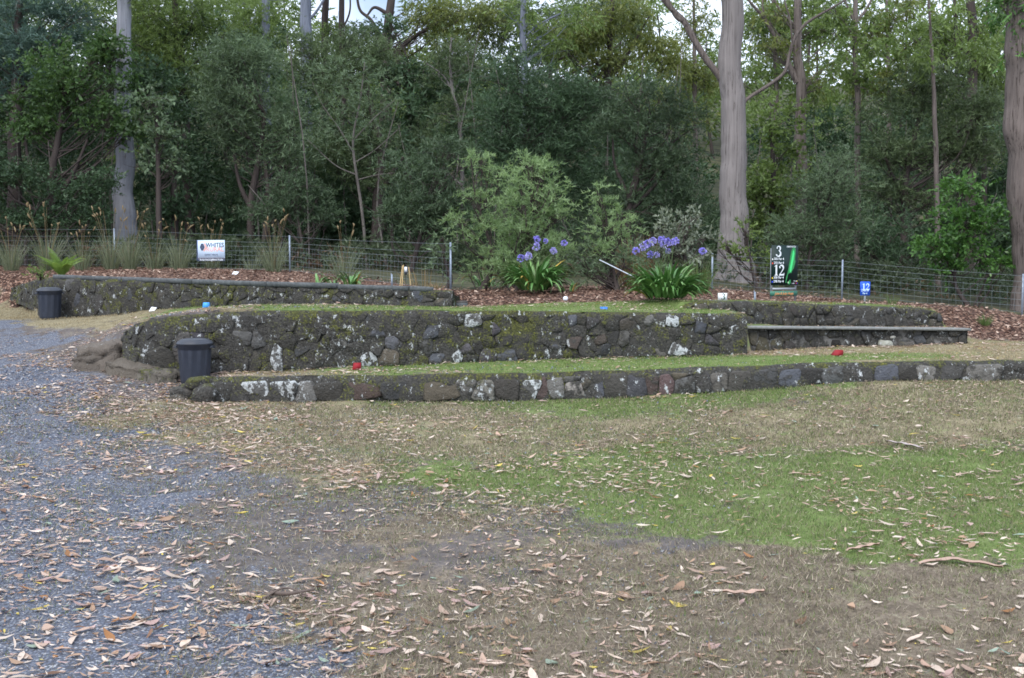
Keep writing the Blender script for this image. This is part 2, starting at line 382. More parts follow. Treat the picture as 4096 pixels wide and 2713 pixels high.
g = NT('ground_cover')
A = {k: g.attr('c_' + k).outputs['Fac'] for k in 'gdynbm'}
nb, nm, nf, nff = g.noise(1.1, 5), g.noise(7, 6), g.noise(38, 5), g.noise(130, 3)
mot = g.math('MULTIPLY_ADD', nf, .5, g.math('MULTIPLY', nm, .5))
dry = g.ramp(mot, [(.28, (.10, .085, .055)), (.5, (.215, .185, .115)), (.72, (.36, .315, .205))])
grn = g.ramp(mot, [(.28, (.065, .085, .03)), (.5, (.125, .175, .055)), (.72, (.21, .24, .10))])
thatch = g.ramp(mot, [(.28, (.06, .05, .038)), (.5, (.16, .13, .098)), (.72, (.31, .26, .20))])
dirt = g.ramp(g.math('MULTIPLY_ADD', nff, .5, g.math('MULTIPLY', nm, .5)), [(.25, (.06, .053, .05)), (.5, (.112, .10, .096)), (.75, (.19, .17, .162))])
dirt = g.mix(g.step(g.math('ADD', nf, g.math('MULTIPLY', nb, .6)), .82, 1.0), dirt, thatch)
vor = g.n('TexVoronoi', Scale=85.0, Vector=g.pos()); vc = vor.outputs['Color']
vs = g.n('SeparateColor', i0=vc).outputs[0]
grav = g.ramp(vs, [(0, (.07, .082, .115)), (.5, (.125, .143, .188)), (.85, (.21, .225, .265)), (1, (.42, .43, .44))])
grav = g.mix(g.step(vor.outputs['Distance'], .35, .75), grav, (.085, .088, .10))
vm = g.n('TexVoronoi', Scale=24.0, Vector=g.scaled((1, .6, 1)))
ms = g.n('SeparateColor', i0=vm.outputs['Color']).outputs[1]
mul = g.ramp(ms, [(0, (.045, .022, .017)), (.45, (.12, .065, .045)), (.75, (.25, .15, .105)), (1, (.42, .29, .22))])
mul = g.mix(g.step(vm.outputs['Distance'], .3, .8), mul, (.025, .015, .012))
cc, best = dirt, None
edge = g.math('MULTIPLY_ADD', g.math('ADD', g.math('ADD', nm, nf), g.math('ADD', nb, nm)), .62, -1.24)
for k, c in (('y', dry), ('b', thatch), ('n', grn), ('g', grav), ('m', mul)):
    cc = g.mix(g.step(g.math('ADD', A[k], edge), .18, .52), cc, c)
g.bump(g.math('ADD', g.math('MULTIPLY', nf, .7), g.math('MULTIPLY', vs, g.math('MULTIPLY', A['g'], .9))), .6, .015)
g.b.inputs['Roughness'].default_value = .95; g.b.inputs['Specular IOR Level'].default_value = .12
GROUND = g.color(cc)
ff = NT('forest_floor_litter'); fn = ff.noise(2.2, 8); ff.bump(fn, .6, .05)
FLOOR = ff.color(ff.ramp(fn, [(.3, (.022, .022, .014)), (.5, (.05, .055, .028)), (.72, (.11, .10, .055))]))
for name in ('ground', 'gravel_road', 'lower_terrace_lawn', 'upper_terrace_lawn', 'garden_bed', 'forest_floor'):
    f = Q[reg == name]
    if not len(f): continue
    u, inv = np.unique(f, return_inverse=True)
    o = add(name, VG[u], inv.reshape(-1, 4), FLOOR if name == 'forest_floor' else GROUND, attrs={'c_' + k: cv[u, i] for i, k in enumerate('gdynbm')}, smooth=True)
    tag(o, kind='structure')
    o['label'] = {'ground': 'dry and green mown grass with bare dirt below the walls', 'gravel_road': 'blue grey gravel road strewn with fallen leaves',
                  'lower_terrace_lawn': 'narrow green lawn terrace between the lowest and the tall wall', 'upper_terrace_lawn': 'thin lawn terrace above the tall mossy wall',
                  'garden_bed': 'garden bed of brown bark mulch in front of the wire fence', 'forest_floor': 'dim forest floor behind the wire fence'}[name]

# ------------------------------------------------------------------ rubble retaining walls
def stone_mat():
    t = NT('rubble_stone')
    oi = t.n('ObjectInfo').outputs['Color']
    n1, n2, n3, n4 = t.noise(2.6, 8, rough=.6), t.noise(13, 6), t.noise(44, 5), t.noise(6.5, 9, rough=.68)
    c = t.mix(t.math('MULTIPLY', n2, .75), oi, t.mix(1., oi, (.35, .33, .32), 'MULTIPLY'))
    am = t.attr('mossy').outputs['Fac']
    grime = t.step(t.math('ADD', t.math('MULTIPLY_ADD', n2, .5, t.math('MULTIPLY', n1, .5)), t.math('MULTIPLY', am, .28)), .5, .62)
    c = t.mix(grime, c, t.ramp(n3, [(.3, (.028, .027, .025)), (.7, (.088, .085, .078))]))
    sep = t.n('SeparateXYZ', i0=t._p.outputs['Normal'])
    up = t.math('MULTIPLY', sep.outputs[2], .07)
    mk = t.step(t.math('ADD', t.math('ADD', t.math('MULTIPLY_ADD', n4, .6, t.math('MULTIPLY', n3, .3)), up), t.math('MULTIPLY', t.math('ADD', am, t.math('MULTIPLY_ADD', t.noise(.9, 3), 1.6, -.8)), .17)), .565, .66)
    c = t.mix(t.math('MULTIPLY', mk, .85), c, t.ramp(n3, [(.3, (.034, .038, .015)), (.56, (.085, .09, .028)), (.74, (.21, .215, .03))]))
    li = t.step(t.math('ADD', t.noise(12, 10, t.scaled((1.15, 1, .8)), .74), t.math('ADD', t.math('MULTIPLY', t.attr('lichen').outputs['Fac'], .12), t.math('MULTIPLY_ADD', n1, .16, -.08))), .60, .64)
    c = t.mix(li, c, t.ramp(n3, [(.3, (.30, .32, .32)), (.7, (.58, .61, .62))]))
    vo = t.n('TexVoronoi', Scale=27.0, Vector=t.pos())
    sp = t.math('MULTIPLY', t.step(t.math('ADD', vo.outputs['Distance'], t.math('MULTIPLY', n3, .5)), .5, .36), t.step(n1, .5, .6))
    c = t.mix(t.math('MULTIPLY', sp, .5), c, (.34, .36, .355))
    t.bump(t.math('ADD', n3, t.math('MULTIPLY', n2, 1.6)), 1., .022)
    t.b.inputs['Specular IOR Level'].default_value = .15
    return t.color(c)
STONE = stone_mat()
CONC = simple('concrete_ledge', lin((122, 124, 122)), .9, var=.35, scale=26)
CAP = simple('weathered_kerb', lin((89, 93, 95)), .9, var=.5, scale=22)

def path_of(Wl, step=.06):
    T, B = np.array(Tp(Wl)), np.array(Bp(Wl))
    s = np.concatenate([[0], np.cumsum(np.linalg.norm(np.diff(B[:, :2], axis=0), axis=1))])
    q = np.arange(0, s[-1], step); q = np.append(q, s[-1])
    it = lambda A: np.stack([np.interp(q, s, A[:, k]) for k in range(3)], -1)
    return q, it(B), it(T), s
def clip_poly(poly, a, b, c):                # keep a*x+b*y<=c
    out = []
    for i in range(len(poly)):
        p, q = poly[i], poly[(i + 1) % len(poly)]
        dp, dq = a * p[0] + b * p[1] - c, a * q[0] + b * q[1] - c
        if dp <= 0: out.append(p)
        if dp * dq < 0:
            t = dp / (dp - dq); out.append((p[0] + t * (q[0] - p[0]), p[1] + t * (q[1] - p[1])))
    return out
PAL = [(.072, .071, .066), (.085, .081, .072), (.058, .057, .055), (.08, .077, .069), (.098, .091, .076), (.078, .082, .086), (.08, .072, .067), (.11, .109, .107), (.05, .048, .046)]
SLATE, PURP, TAN, PALE, WHITE, RUST, GREY = (.15, .165, .20), (.135, .125, .145), (.18, .155, .115), (.25, .245, .23), (.62, .63, .62), (.15, .098, .085), (.185, .185, .18)
def build_wall(name, label, Wl, size, thick, cover_top, marks=(), keep=1., proud=.035, mossy=.5, gap=.012, aspect=1.15, seed=1, core=(.066, .064, .058), endcap=True):
    R = np.random.default_rng(seed)
    q, B, T, s = path_of(Wl)
    B = B.copy(); B[:, 2] -= .1
    root = thing(name, label, 'wall', B[len(B) // 2] * (1, 1, 1))
    tan = np.gradient(B[:, :2], axis=0); tan /= np.linalg.norm(tan, axis=1)[:, None]
    nrm = np.stack([tan[:, 1], -tan[:, 0]], -1)                       # towards the camera side
    n3 = np.concatenate([nrm, np.zeros((len(nrm), 1))], 1)
    hts = np.maximum(T[:, 2] - B[:, 2], .02)
    rows, nr = [], 9
    batter = .05
    topn = (fbm(q * 3, q * 0 + seed) - .5) * .035
    for k in range(nr):
        v = k / (nr - 1); z = B[:, 2] + hts * v + topn * v
        dsp = (fbm(q * 5 + seed * 9, z * 5) - .5) * .085 + .001 - (.03 * (v > .99))
        p = B + n3 * (dsp - batter * v)[:, None]; p[:, 2] = z; rows.append(p)
    for dep, dz in ((.05, .008), (.075, -.05), (thick, -.08), (thick, -.45)):
        p = T - n3 * (dep + batter); p[:, 2] = T[:, 2] + topn * .6 + dz + (fbm(q * 7, q * 0 + dep * 20) - .5) * .02; rows.append(p)
    V = np.concatenate(rows); m = len(q); nrw = len(rows)
    i = np.arange(m - 1)[None] + np.arange(nrw - 1)[:, None] * m
    Fq = np.stack([i, i + 1, i + 1 + m, i + m], -1).reshape(-1, 4)
    e0 = np.arange(nrw) * m; fs = [Fq, e0[None, ::-1], (e0 + m - 1)[None]]
    mo = np.concatenate([np.full(m, min(1, mossy + .12 * (k / nr) ** 3)) for k in range(nrw)])
    add('mortar_bed', V, fs, STONE, root, attrs={'mossy': mo}, color=core)
    # stones: cells of a jittered pattern on the face
    Lh = float(np.mean(hts[2:-2] - .1)); Lu = q[-1]
    nrow = max(1, round(Lh / size)); hrow = Lh / nrow
    seeds = []
    for r in range(nrow):
        u = R.random() * size
        while u < Lu:
            wdt = size * aspect * R.uniform(.65, 1.45); seeds.append((u, (r + .5 + R.uniform(-.48, .48)) * hrow, None)); u += wdt
    pxs = [a for a, *_ in Wl]
    for mk in marks:
        u0 = np.interp(mk[0], pxs, s); v0 = mk[1] * Lh; rad = mk[3] if len(mk) > 3 else size * .5
        seeds = [k for k in seeds if k[2] is not None or math.hypot(k[0] - u0, k[1] - v0) > rad]
        seeds.append((u0, v0, mk[2]))
    S = np.array([(a, b) for a, b, c in seeds])
    for k, (u, v, colr) in enumerate(seeds):
        if colr is None and R.random() > keep: continue
        rr = size * 1.5
        poly = [(max(0.03, u - rr), max(.0, v - rr)), (min(Lu - .03, u + rr), max(.0, v - rr)), (min(Lu - .03, u + rr), min(Lh * cover_top, v + rr)), (max(.03, u - rr), min(Lh * cover_top, v + rr))]
        d = np.hypot(*(S - S[k]).T); 
        for j in np.argsort(d)[1:16]:
            a, b = S[j] - S[k]; poly = clip_poly(poly, a, b, (a * (S[j][0] + S[k][0]) + b * (S[j][1] + S[k][1])) / 2)
            if len(poly) < 3: break
        if len(poly) < 3: continue
        p = np.array(poly); c = p.mean(0); rad = np.hypot(*(p - c).T).mean()
        if rad < size * .18: continue
        p = c + (p - c) * max(.4, 1 - (gap * R.uniform(.6, 1.8)) / rad)
        p = p + R.normal(0, rad * .085, p.shape)
        p = np.concatenate([np.stack([p * .88 + np.roll(p, -1, 0) * .12, p * .14 + np.roll(p, -1, 0) * .86], 1).reshape(-1, 2)])
        n = len(p); dep = proud * R.uniform(.1, 1.35) + (.008 if colr is not None else 0); tx, ty = R.normal(0, .14, 2)
        rings = []
        for sc, dd in ((1.0, -.03), (.985, dep * .5), (.86, dep)):
            w = c + (p - c) * sc; off = dd + ((w - c) @ (tx, ty)) * (dd > 0) + R.normal(0, .003, n)
            rings.append(np.column_stack([w, off]))
        rings = np.concatenate(rings + [np.array([[*c, dep * 1.02]])])
        uu = np.clip(rings[:, 0], 0, Lu); f = lambda A: np.interp(uu, q, A)
        h = f(hts); vv = (rings[:, 1] / Lh) * (h - .1) + .1
        PX = np.column_stack([f(B[:, 0]), f(B[:, 1]), f(B[:, 2]) + vv]) + np.column_stack([f(nrm[:, 0]), f(nrm[:, 1]), 0 * uu]) * (rings[:, 2] - batter * vv / h)[:, None]
        a = np.arange(n); b = (a + 1) % n
        fq = np.concatenate([np.stack([a, b, b + n, a + n], -1), np.stack([a + n, b + n, b + 2 * n, a + 2 * n], -1)])
        ft = np.stack([a + 2 * n, b + 2 * n, np.full(n, 3 * n)], -1)
        pc = PAL[R.integers(len(PAL))]; cl = (WHITE if colr == WHITE else tuple(.6 * a + .4 * b for a, b in zip(colr, pc))) if colr is not None else pc
        cl = tuple(np.clip(np.array((.13, .13, .125) if cl == WHITE else cl) * R.uniform(.8, 1.2), 0, .8)); lic = 1. if colr == WHITE else .4 if colr == PALE else R.uniform(-.2, .25)
        mm = R.uniform(-.3, .3) + mossy * .85 if colr is None else R.uniform(-.35, .05) + mossy * .45
        add('stone', PX, [fq, ft], STONE, root, attrs={'mossy': np.full(len(PX), mm), 'lichen': np.full(len(PX), lic)}, own=True, color=cl, smooth=False)
    return root
build_wall('stone_wall', 'low front rubble stone wall with big slate and white lichened stones', W1, .27, .30, .82,
           marks=[(880, .5, PAL[0], .15), (1010, .5, WHITE, .12), (1135, .52, WHITE, .17), (1225, .3, PALE, .1), (1290, .5, PAL[1], .15), (1440, .4, (.15, .105, .09), .3), (1600, .6, PAL[2], .15), (1790, .5, TAN, .28),
                  (1872, .75, PALE, .1), (1930, .45, (.3, .29, .25), .2), (2030, .5, PAL[3], .15), (2128, .45, WHITE, .16), (2222, .4, PALE, .18), (2175, .2, RUST, .06), (2300, .4, (.5, .46, .42), .17), (2300, .85, PALE, .1), (2350, .7, TAN, .08), (2378, .42, SLATE, .14),
                  (2458, .5, (.09, .085, .075), .18), (2560, .5, (.12, .125, .145), .18), (2612, .5, RUST, .1), (2660, .45, (.18, .12, .12), .14), (2735, .4, GREY, .18), (2725, .85, TAN, .1), (2818, .5, PURP, .17), (2875, .5, (.24, .22, .19), .12), (2960, .5, (.16, .155, .14), .25), (3070, .45, (.17, .175, .18), .22),
                  (3155, .5, SLATE, .2), (3250, .5, PAL[2], .2), (3330, .5, (.15, .16, .165), .2), (3440, .5, PAL[0], .2), (3550, .5, SLATE, .2), (3640, .5, PAL[3], .2), (3700, .6, PALE, .1), (3790, .5, PAL[1], .2), (3915, .6, PALE, .1)],
           proud=.012, mossy=.46, gap=.0, aspect=1.5, seed=3, keep=1)
build_wall('stone_wall', 'tall mossy rubble stone wall in the middle behind the near bin', W2, .16, .34, .95,
           marks=[(1510, .62, SLATE), (1720, .68, SLATE), (1575, .42, (.19, .195, .225), .11), (1562, .17, TAN, .14), (1872, .24, PURP), (1955, .12, PURP), (2020, .12, SLATE), (1750, .12, SLATE), (1985, .62, PURP), (2290, .82, SLATE), (2370, .8, (.12, .115, .12)), (2515, .8, (.17, .15, .13)), (2290, .45, (.14, .11, .095)),
                  (2225, .2, SLATE), (2490, .42, GREY, .1), (2640, .25, (.19, .175, .155), .17), (2720, .18, WHITE, .1), (2840, .4, PURP), (2800, .65, SLATE, .08), (2175, .1, WHITE, .07), (1830, .1, WHITE, .06), (1460, .1, WHITE, .07), (1110, .2, WHITE, .08), (980, .6, GREY), (1040, .55, GREY), (800, .55, PURP), (740, .5, (.15, .14, .135), .16), (640, .3, PAL[0], .2),
                  (2935, .6, PALE, .09), (2690, .83, WHITE, .07), (2605, .85, PALE, .07), (1895, .85, WHITE, .06), (1345, .42, PALE, .06), (2400, .4, (.16, .13, .11))],
           keep=.9, proud=.017, mossy=.62, gap=.001, seed=5)
build_wall('stone_wall', 'mossy rubble stone wall topped by grey kerb boards behind the far bin', W3, .165, .30, .95,
           marks=[(310, .35, SLATE, .12), (395, .45, (.08, .075, .075), .12), (435, .3, GREY), (640, .5, PAL[4]), (1020, .2, SLATE, .12), (1340, .4, SLATE, .1), (1670, .55, SLATE, .09), (1510, .8, GREY, .09), (1770, .35, TAN, .14)], keep=.9, proud=.017, mossy=.64, gap=.001, seed=9)
build_wall('stone_wall', 'lower right rubble stone wall under the concrete ledge', W4, .155, .3, .9, proud=.026, mossy=.25, gap=.010, aspect=1.05, seed=12, core=(.2, .195, .185),
           marks=[(3050, .4, (.17, .155, .10)), (3110, .35, (.16, .15, .09)), (3010, .6, (.19, .17, .12))])
build_wall('stone_wall', 'upper right rubble stone wall below the green hole sign', W5, .125, .3, .98, proud=.03, mossy=.38, gap=.007, aspect=1.0, seed=14,
           marks=[(2800, .3, (.17, .15, .12), .3), (2880, .45, (.19, .16, .12), .2)])
w3, w4 = bpy.data.objects['stone_wall.002'], bpy.data.objects['stone_wall.003']
# kerb boards along the top of the far wall, concrete ledge on the lower right wall
def slab(name, parent, pxa, da, ya, pxb, db, yb, h, dep, m, back=.02, bev=.008):
    a, b = P(pxa, ya, da), P(pxb, yb, db); t = (b - a)[:2] / np.linalg.norm((b - a)[:2]); nn = np.array((-t[1], t[0], 0))
    a = a + nn * back; b = b + nn * back
    prof = [(0, -h), (0, -bev), (bev, 0), (dep - bev, 0), (dep, -bev), (dep, -h)]
    V = np.array([e + nn * p + np.array((0, 0, z + (fbm(i * 7.1 + p * 9, z * 9) - .5) * .008)) for i, e in enumerate(np.linspace(a, b, 9)) for p, z in prof])
    k = len(prof); Fs = [(i * k + j, i * k + (j + 1) % k, (i + 1) * k + (j + 1) % k, (i + 1) * k + j) for i in range(8) for j in range(k)]
    Fs += [tuple(range(k))[::-1], tuple(range(8 * k, 9 * k))]
    return add(name, V, Fs, m, parent)
kb = [(204, 17.7, 1099), (480, 16.95, 1108), (760, 16.2, 1117), (1060, 15.5, 1127), (1344, 15.1, 1133)]
for (a, da, ya), (b, db, yb) in zip(kb, kb[1:]): slab('kerb_board', w3, a + 3, da, ya, b - 3, db, yb, .075, .09, CAP)
slab('kerb_board', w3, 1348, 15.1, 1138, 1630, 14.83, 1145, .07, .09, CAP); slab('kerb_board', w3, 1636, 14.82, 1145, 1724, 14.72, 1149, .07, .09, CAP)
slab('ledge', w4, 2984, 13.53, 1306, 3300, 13.87, 1308, .034, .26, CONC, back=-.03); slab('ledge', w4, 3303, 13.87, 1308, 3610, 14.01, 1311, .034, .26, CONC, back=-.03); slab('ledge', w4, 3613, 14.01, 1311, 3880, 14.12, 1314, .034, .26, CONC, back=-.03)
# ------------------------------------------------------------------ bins
BLK = simple('black_plastic', (.024, .03, .046), .5, var=.2, scale=18, spec=.45)
LIDM = simple('black_lid_plastic', (.036, .042, .056), .48, var=.2, scale=18, spec=.5)
def lathe(prof, n=64, mod=None):
    a = np.linspace(0, 2 * np.pi, n, endpoint=False); rows = []
    for i, (r, z) in enumerate(prof):
        rr = r + (mod(a, i) if mod else 0); rows.append(np.column_stack([rr * np.cos(a), rr * np.sin(a), np.full(n, z)]))
    V = np.concatenate(rows); i = np.arange(len(prof) - 1)[:, None] * n; k = np.arange(n)[None]; k2 = (k + 1) % n
    return V, np.stack([i + k, i + k2, i + n + k2, i + n + k], -1).reshape(-1, 4)
def make_bin(pos, label):
    t = thing('garbage_bin', label, 'bin', pos, 'black garbage bins')
    pr = [(.0, .0), (.158, .0), (.165, .012), (.168, .05), (.1875, .40), (.189, .415), (.196, .42), (.197, .455), (.203, .46), (.203, .478)]
    flute = lambda a, i: (.003 * np.sign(np.sin(a * 11)) if 3 <= i <= 4 else 0)
    add('body', *lathe(pr, 120, flute), BLK, t, local=True, smooth=False)
    lp = [(.205, .466), (.211, .468), (.212, .484), (.204, .492), (.2, .494), (.196, .507), (.172, .512), (.168, .524), (.12, .535), (.06, .539), (.0, .540)]
    lid = add('lid', *lathe(lp, 48), LIDM, t, local=True)
    b = MB()
    for s in (-1, 1):
        b = MB(); x = s * .205
        b.tube(smooth_path([(x - s * .008, -.06, .43), (x + s * .02, -.055, .435), (x + s * .03, 0, .43), (x + s * .02, .055, .435), (x - s * .008, .06, .43)], 10), .009, 6)
        b.box((x + s * .004, 0, .45), (.03, .11, .006)); add('handle', *b.get(), BLK, t, local=True)
    return t
bx_ = X(772, 11.95); near_bin = make_bin((bx_, 11.95, gz(bx_, 11.95) - .005), 'larger looking black ribbed bin with lid against the tall middle wall')
far = on(195, 1274); fb = copy_tree(near_bin); fb.location = (X(195, far[1]), far[1], gz(X(195, far[1]), far[1]) - .005); fb.rotation_euler.z = .7
fb.scale = (.99, .99, 1.0); fb['label'] = 'black bin at the far corner of the wall with kerb boards'

# ------------------------------------------------------------------ signs and markers
GALV = simple('galvanised_steel', lin((140, 152, 168)), .5, .35, .2, 25, .5)
ALU = simple('sign_post_metal', lin((150, 155, 162)), .5, .3, .15, 25, .5)
flat = lambda n, c, r=.5: simple(n, lin(c), r, var=.06, scale=9)
WHITEP, BLACKP = flat('white_print', (232, 238, 245)), flat('black_print', (38, 44, 58))
def text(s, size, x, y, m, parent, depth=.0025, bold=.0, align='CENTER', name='lettering', shear=0, sx=1.0, rot=0):
    c = bpy.data.curves.new('t', 'FONT'); c.body = s; c.size = size; c.align_x = align; c.align_y = 'CENTER'; c.offset = bold; c.shear = shear; c.resolution_u = 3
    o = bpy.data.objects.new('t', c); COL.objects.link(o)
    bpy.context.view_layer.update()
    me = bpy.data.meshes.new_from_object(o.evaluated_get(bpy.context.evaluated_depsgraph_get())); bpy.data.objects.remove(o); bpy.data.curves.remove(c)
    me.materials.clear(); me.materials.append(m); me.name = name
    M = Matrix.Translation((x, -depth, y)) @ Matrix.Rotation(math.pi / 2, 4, 'X') @ Matrix.Rotation(rot, 4, 'Z') @ Matrix.Diagonal((sx, 1, 1, 1)); me.transform(M)
    r = bpy.data.objects.new(name, me); COL.objects.link(r); r.parent = parent; return r
def poly(pts, m, parent, name, depth=.003):
    V = [(x, -depth, y) for x, y in pts]; return add(name, V, [tuple(range(len(V)))], m, parent, local=True)
def disc(x, y, r, m, parent, name='colour_dot', depth=.003, n=14, sx=1): return poly([(x + r * sx * math.cos(a), y + r * math.sin(a)) for a in np.linspace(0, 2 * math.pi, n, endpoint=False)], m, parent, name, depth)
# serif numerals cut as outlines, 1 unit high
def stroke(path, wid):
    p = np.array(path, float); t = np.gradient(p, axis=0); t /= np.linalg.norm(t, axis=1)[:, None]; n = np.stack([-t[:, 1], t[:, 0]], -1); w = np.array(wid)[:, None] / 2
    return [tuple(v) for v in np.concatenate([p + n * w, (p - n * w)[::-1]])]
def arc(cx, cy, rx, ry, a0, a1, n=14): return [(cx + rx * math.cos(math.radians(a)), cy + ry * math.sin(math.radians(a))) for a in np.linspace(a0, a1, n)]
def glyph(ch):
    if ch == '1': return [[(.22, 0), (.62, 0), (.62, .06), (.52, .09), (.52, 1), (.42, 1), (.2, .87), (.2, .82), (.33, .84), (.33, .09), (.22, .06)]]
    if ch == '2':
        a = arc(.36, .72, .24, .23, 165, -25) + [(.47, .45), (.3, .25), (.12, .1)]
        return [stroke(a, np.interp(np.linspace(0, 1, len(a)), [0, .12, .5, .8, 1], [.16, .06, .2, .12, .05])), [(.05, 0), (.68, 0), (.72, .25), (.67, .25), (.62, .15), (.2, .15)], arc(.17, .74, .08, .08, 0, 340, 10)]
    a = arc(.34, .76, .22, .2, 150, -80); b = arc(.32, .3, .28, .26, 80, -160)
    return [stroke(a, np.interp(np.linspace(0, 1, len(a)), [0, .2, .55, 1], [.07, .06, .18, .06])), stroke(b, np.interp(np.linspace(0, 1, len(b)), [0, .45, .8, 1], [.07, .21, .08, .13])), arc(.12, .16, .08, .08, 0, 340, 10), arc(.17, .8, .07, .07, 0, 340, 10)]
def number(s, x, y, h, m, parent, depth=.0035, wid=1.0):
    x -= len(s) * .68 * h * wid / 2; V, Fs = [], []
    for i, ch in enumerate(s):
        for k, pl in enumerate(glyph(ch)):
            b = len(V); V += [(x + (i * .68 + px) * h * wid, -depth - .0004 * k, y + (py - .5) * h) for px, py in pl]; Fs.append(tuple(range(b, len(V))))
    return add('numeral', V, Fs, m, parent, local=True)

# the hole sign
b1 = on(3094, 1208); a0 = P(3086, 1060, 15.3); a1 = P(3191, 1060, 15.55); wd = float(np.hypot(*(a1 - a0)[:2]))
zt, zb = (P(3138, 981, 15.4)[2], P(3135, 1141, 15.4)[2]); base = np.array(((a0[0] + a1[0]) / 2, (a0[1] + a1[1]) / 2, gz((a0[0] + a1[0]) / 2, 15.42)))
sg = thing('hole_sign', 'tall dark green golf hole sign with a fairway map on two posts', 'sign', base, rz=math.atan2(a1[1] - a0[1], a1[0] - a0[0]))
hz = zb - base[2]; hh = zt - zb; DG = flat('dark_green_board', (10, 38, 36))
m = MB(); m.box((0, .004, hz + hh / 2), (wd, .012, hh)); add('board', *m.get(), DG, sg, local=True)
for s in (-1, 1):
    m = MB(); m.box((s * (wd / 2 - .018), .022, (hz + hh * .92) / 2 - .05), (.026, .02, hz + hh * .92 + .1)); add('post', *m.get(), ALU, sg, local=True)
m = MB(); m.box((0, .008, hz - .058), (wd - .065, .014, .034)); add('crossbar', *m.get(), ALU, sg, local=True)
NP = flat('teal_board', (62, 118, 100)); OR = flat('orange_print', (238, 160, 100)); zn = hz - .128
m = MB(); m.box((-.008, .002, zn), (wd + .015, .01, .072)); nb_ = add('name_board', *m.get(), NP, sg, local=True)
text('John & Judy Hope', .056, -.005, zn, OR, nb_, .005, .0008, shear=.25, sx=.92)
u = lambda a, b: (-wd / 2 + a * wd, hz + hh * (1 - b))
number('3', *u(.25, .155), .165, WHITEP, sg); number('12', *u(.26, .625), .165, WHITEP, sg)
for i, (yy, tx, cl) in enumerate(((.345, '305 Par 4', (240, 240, 240)), (.445, '293 Par 4', (235, 80, 60)), (.81, '308 Par 4', (235, 205, 60)), (.905, '298 Par 4', (60, 90, 230)))):
    text(tx, .052, *u(.08, yy), WHITEP, sg, .004, .001, 'LEFT'); disc(*u(.035, yy + .01), .0135, flat(('white', 'red', 'yellow', 'blue')[i] + '_dot_print', cl), sg)
text('Sheffield Golf Club', .037, *u(.735, .035), WHITEP, sg, .004, .0006, sx=.66)
FG, RG = flat('fairway_green_print', (75, 222, 130)), flat('rough_green_print', (52, 140, 80))
fw = [(.83, .12), (.855, .2), (.83, .35), (.79, .5), (.75, .65), (.715, .68), (.68, .655), (.69, .55), (.735, .4), (.775, .25), (.79, .15)]
rgh = [(.80, .05), (.87, .04), (.90, .11), (.88, .3), (.9, .4), (.83, .58), (.76, .69), (.65, .71), (.58, .85), (.575, .94), (.53, .94), (.545, .8), (.6, .68), (.66, .52), (.7, .38), (.71, .28), (.75, .14)]
rgh2 = [(x + .012 * math.sin(i * 2.4 + y * 60), y) for i, (x, y) in enumerate(zip(*[np.interp(np.linspace(0, 16, 49), range(17), [r[j] for r in rgh]) for j in (0, 1)]))]
poly([u(*p) for p in rgh2], RG, sg, 'rough_shape', .003); poly([u(*p) for p in fw], FG, sg, 'fairway_shape', .0042)
poly([u(*p) for p in [(.62, .92), (.66, .9), (.7, .86), (.735, .88), (.73, .95), (.69, .985), (.63, .97)]], RG, sg, 'green_shape', .003); disc(*u(.64, .935), .012, flat('pale_green_print', (200, 235, 190)), sg, 'bunker_shape', .004)
text('Men', .03, *u(.88, .9), WHITEP, sg, .004, sx=.8); text('Ladies', .03, *u(.83, .955), WHITEP, sg, .004, sx=.8)
for k, (yy, c1, c2) in enumerate(((.9, 'white_dot_print', 'yellow_dot_print'), (.955, 'red_dot_print', 'blue_dot_print'))):
    disc(*u(.945, yy), .008, bpy.data.materials[c1], sg, depth=.004); disc(*u(.98, yy), .008, bpy.data.materials[c2], sg, depth=.004)

# small blue tee sign
b2 = on(3459, 1218); sb = thing('tee_sign', 'small blue sign with a white 12 on a short post', 'sign', (b2[0], b2[1], b2[2] - .02), rz=.12)
d2 = b2[1]; bw, bz0, bz1 = 41 / F * d2, P(3455, 1182, d2)[2] - b2[2] + .02, P(3455, 1127, d2)[2] - b2[2] + .02
BL = flat('blue_board', (36, 92, 225)); tl = rotz(0)
Ry = np.array(((math.cos(-.07), 0, math.sin(-.07)), (0, 1, 0), (-math.sin(-.07), 0, math.cos(-.07))))
m = MB(); m.box((0, 0, (bz0 + bz1) / 2), (bw, .008, bz1 - bz0)); add('board', *m.get(), BL, sb, local=True)
m = MB(); m.box((.004, .014, bz0 * .5 + .03), (.024, .018, bz0 + .12)); add('post', *m.get(), ALU, sb, local=True)
LB = flat('pale_blue_print', (205, 232, 255))
number('12', 0, bz1 - .075, .095, LB, sb, .006, .95); text('298 m', .05, -.004, bz0 + .075, LB, sb, .006, .0012, sx=.95); text('Par 4', .036, -.004, bz0 + .03, LB, sb, .006, .001, sx=.95)

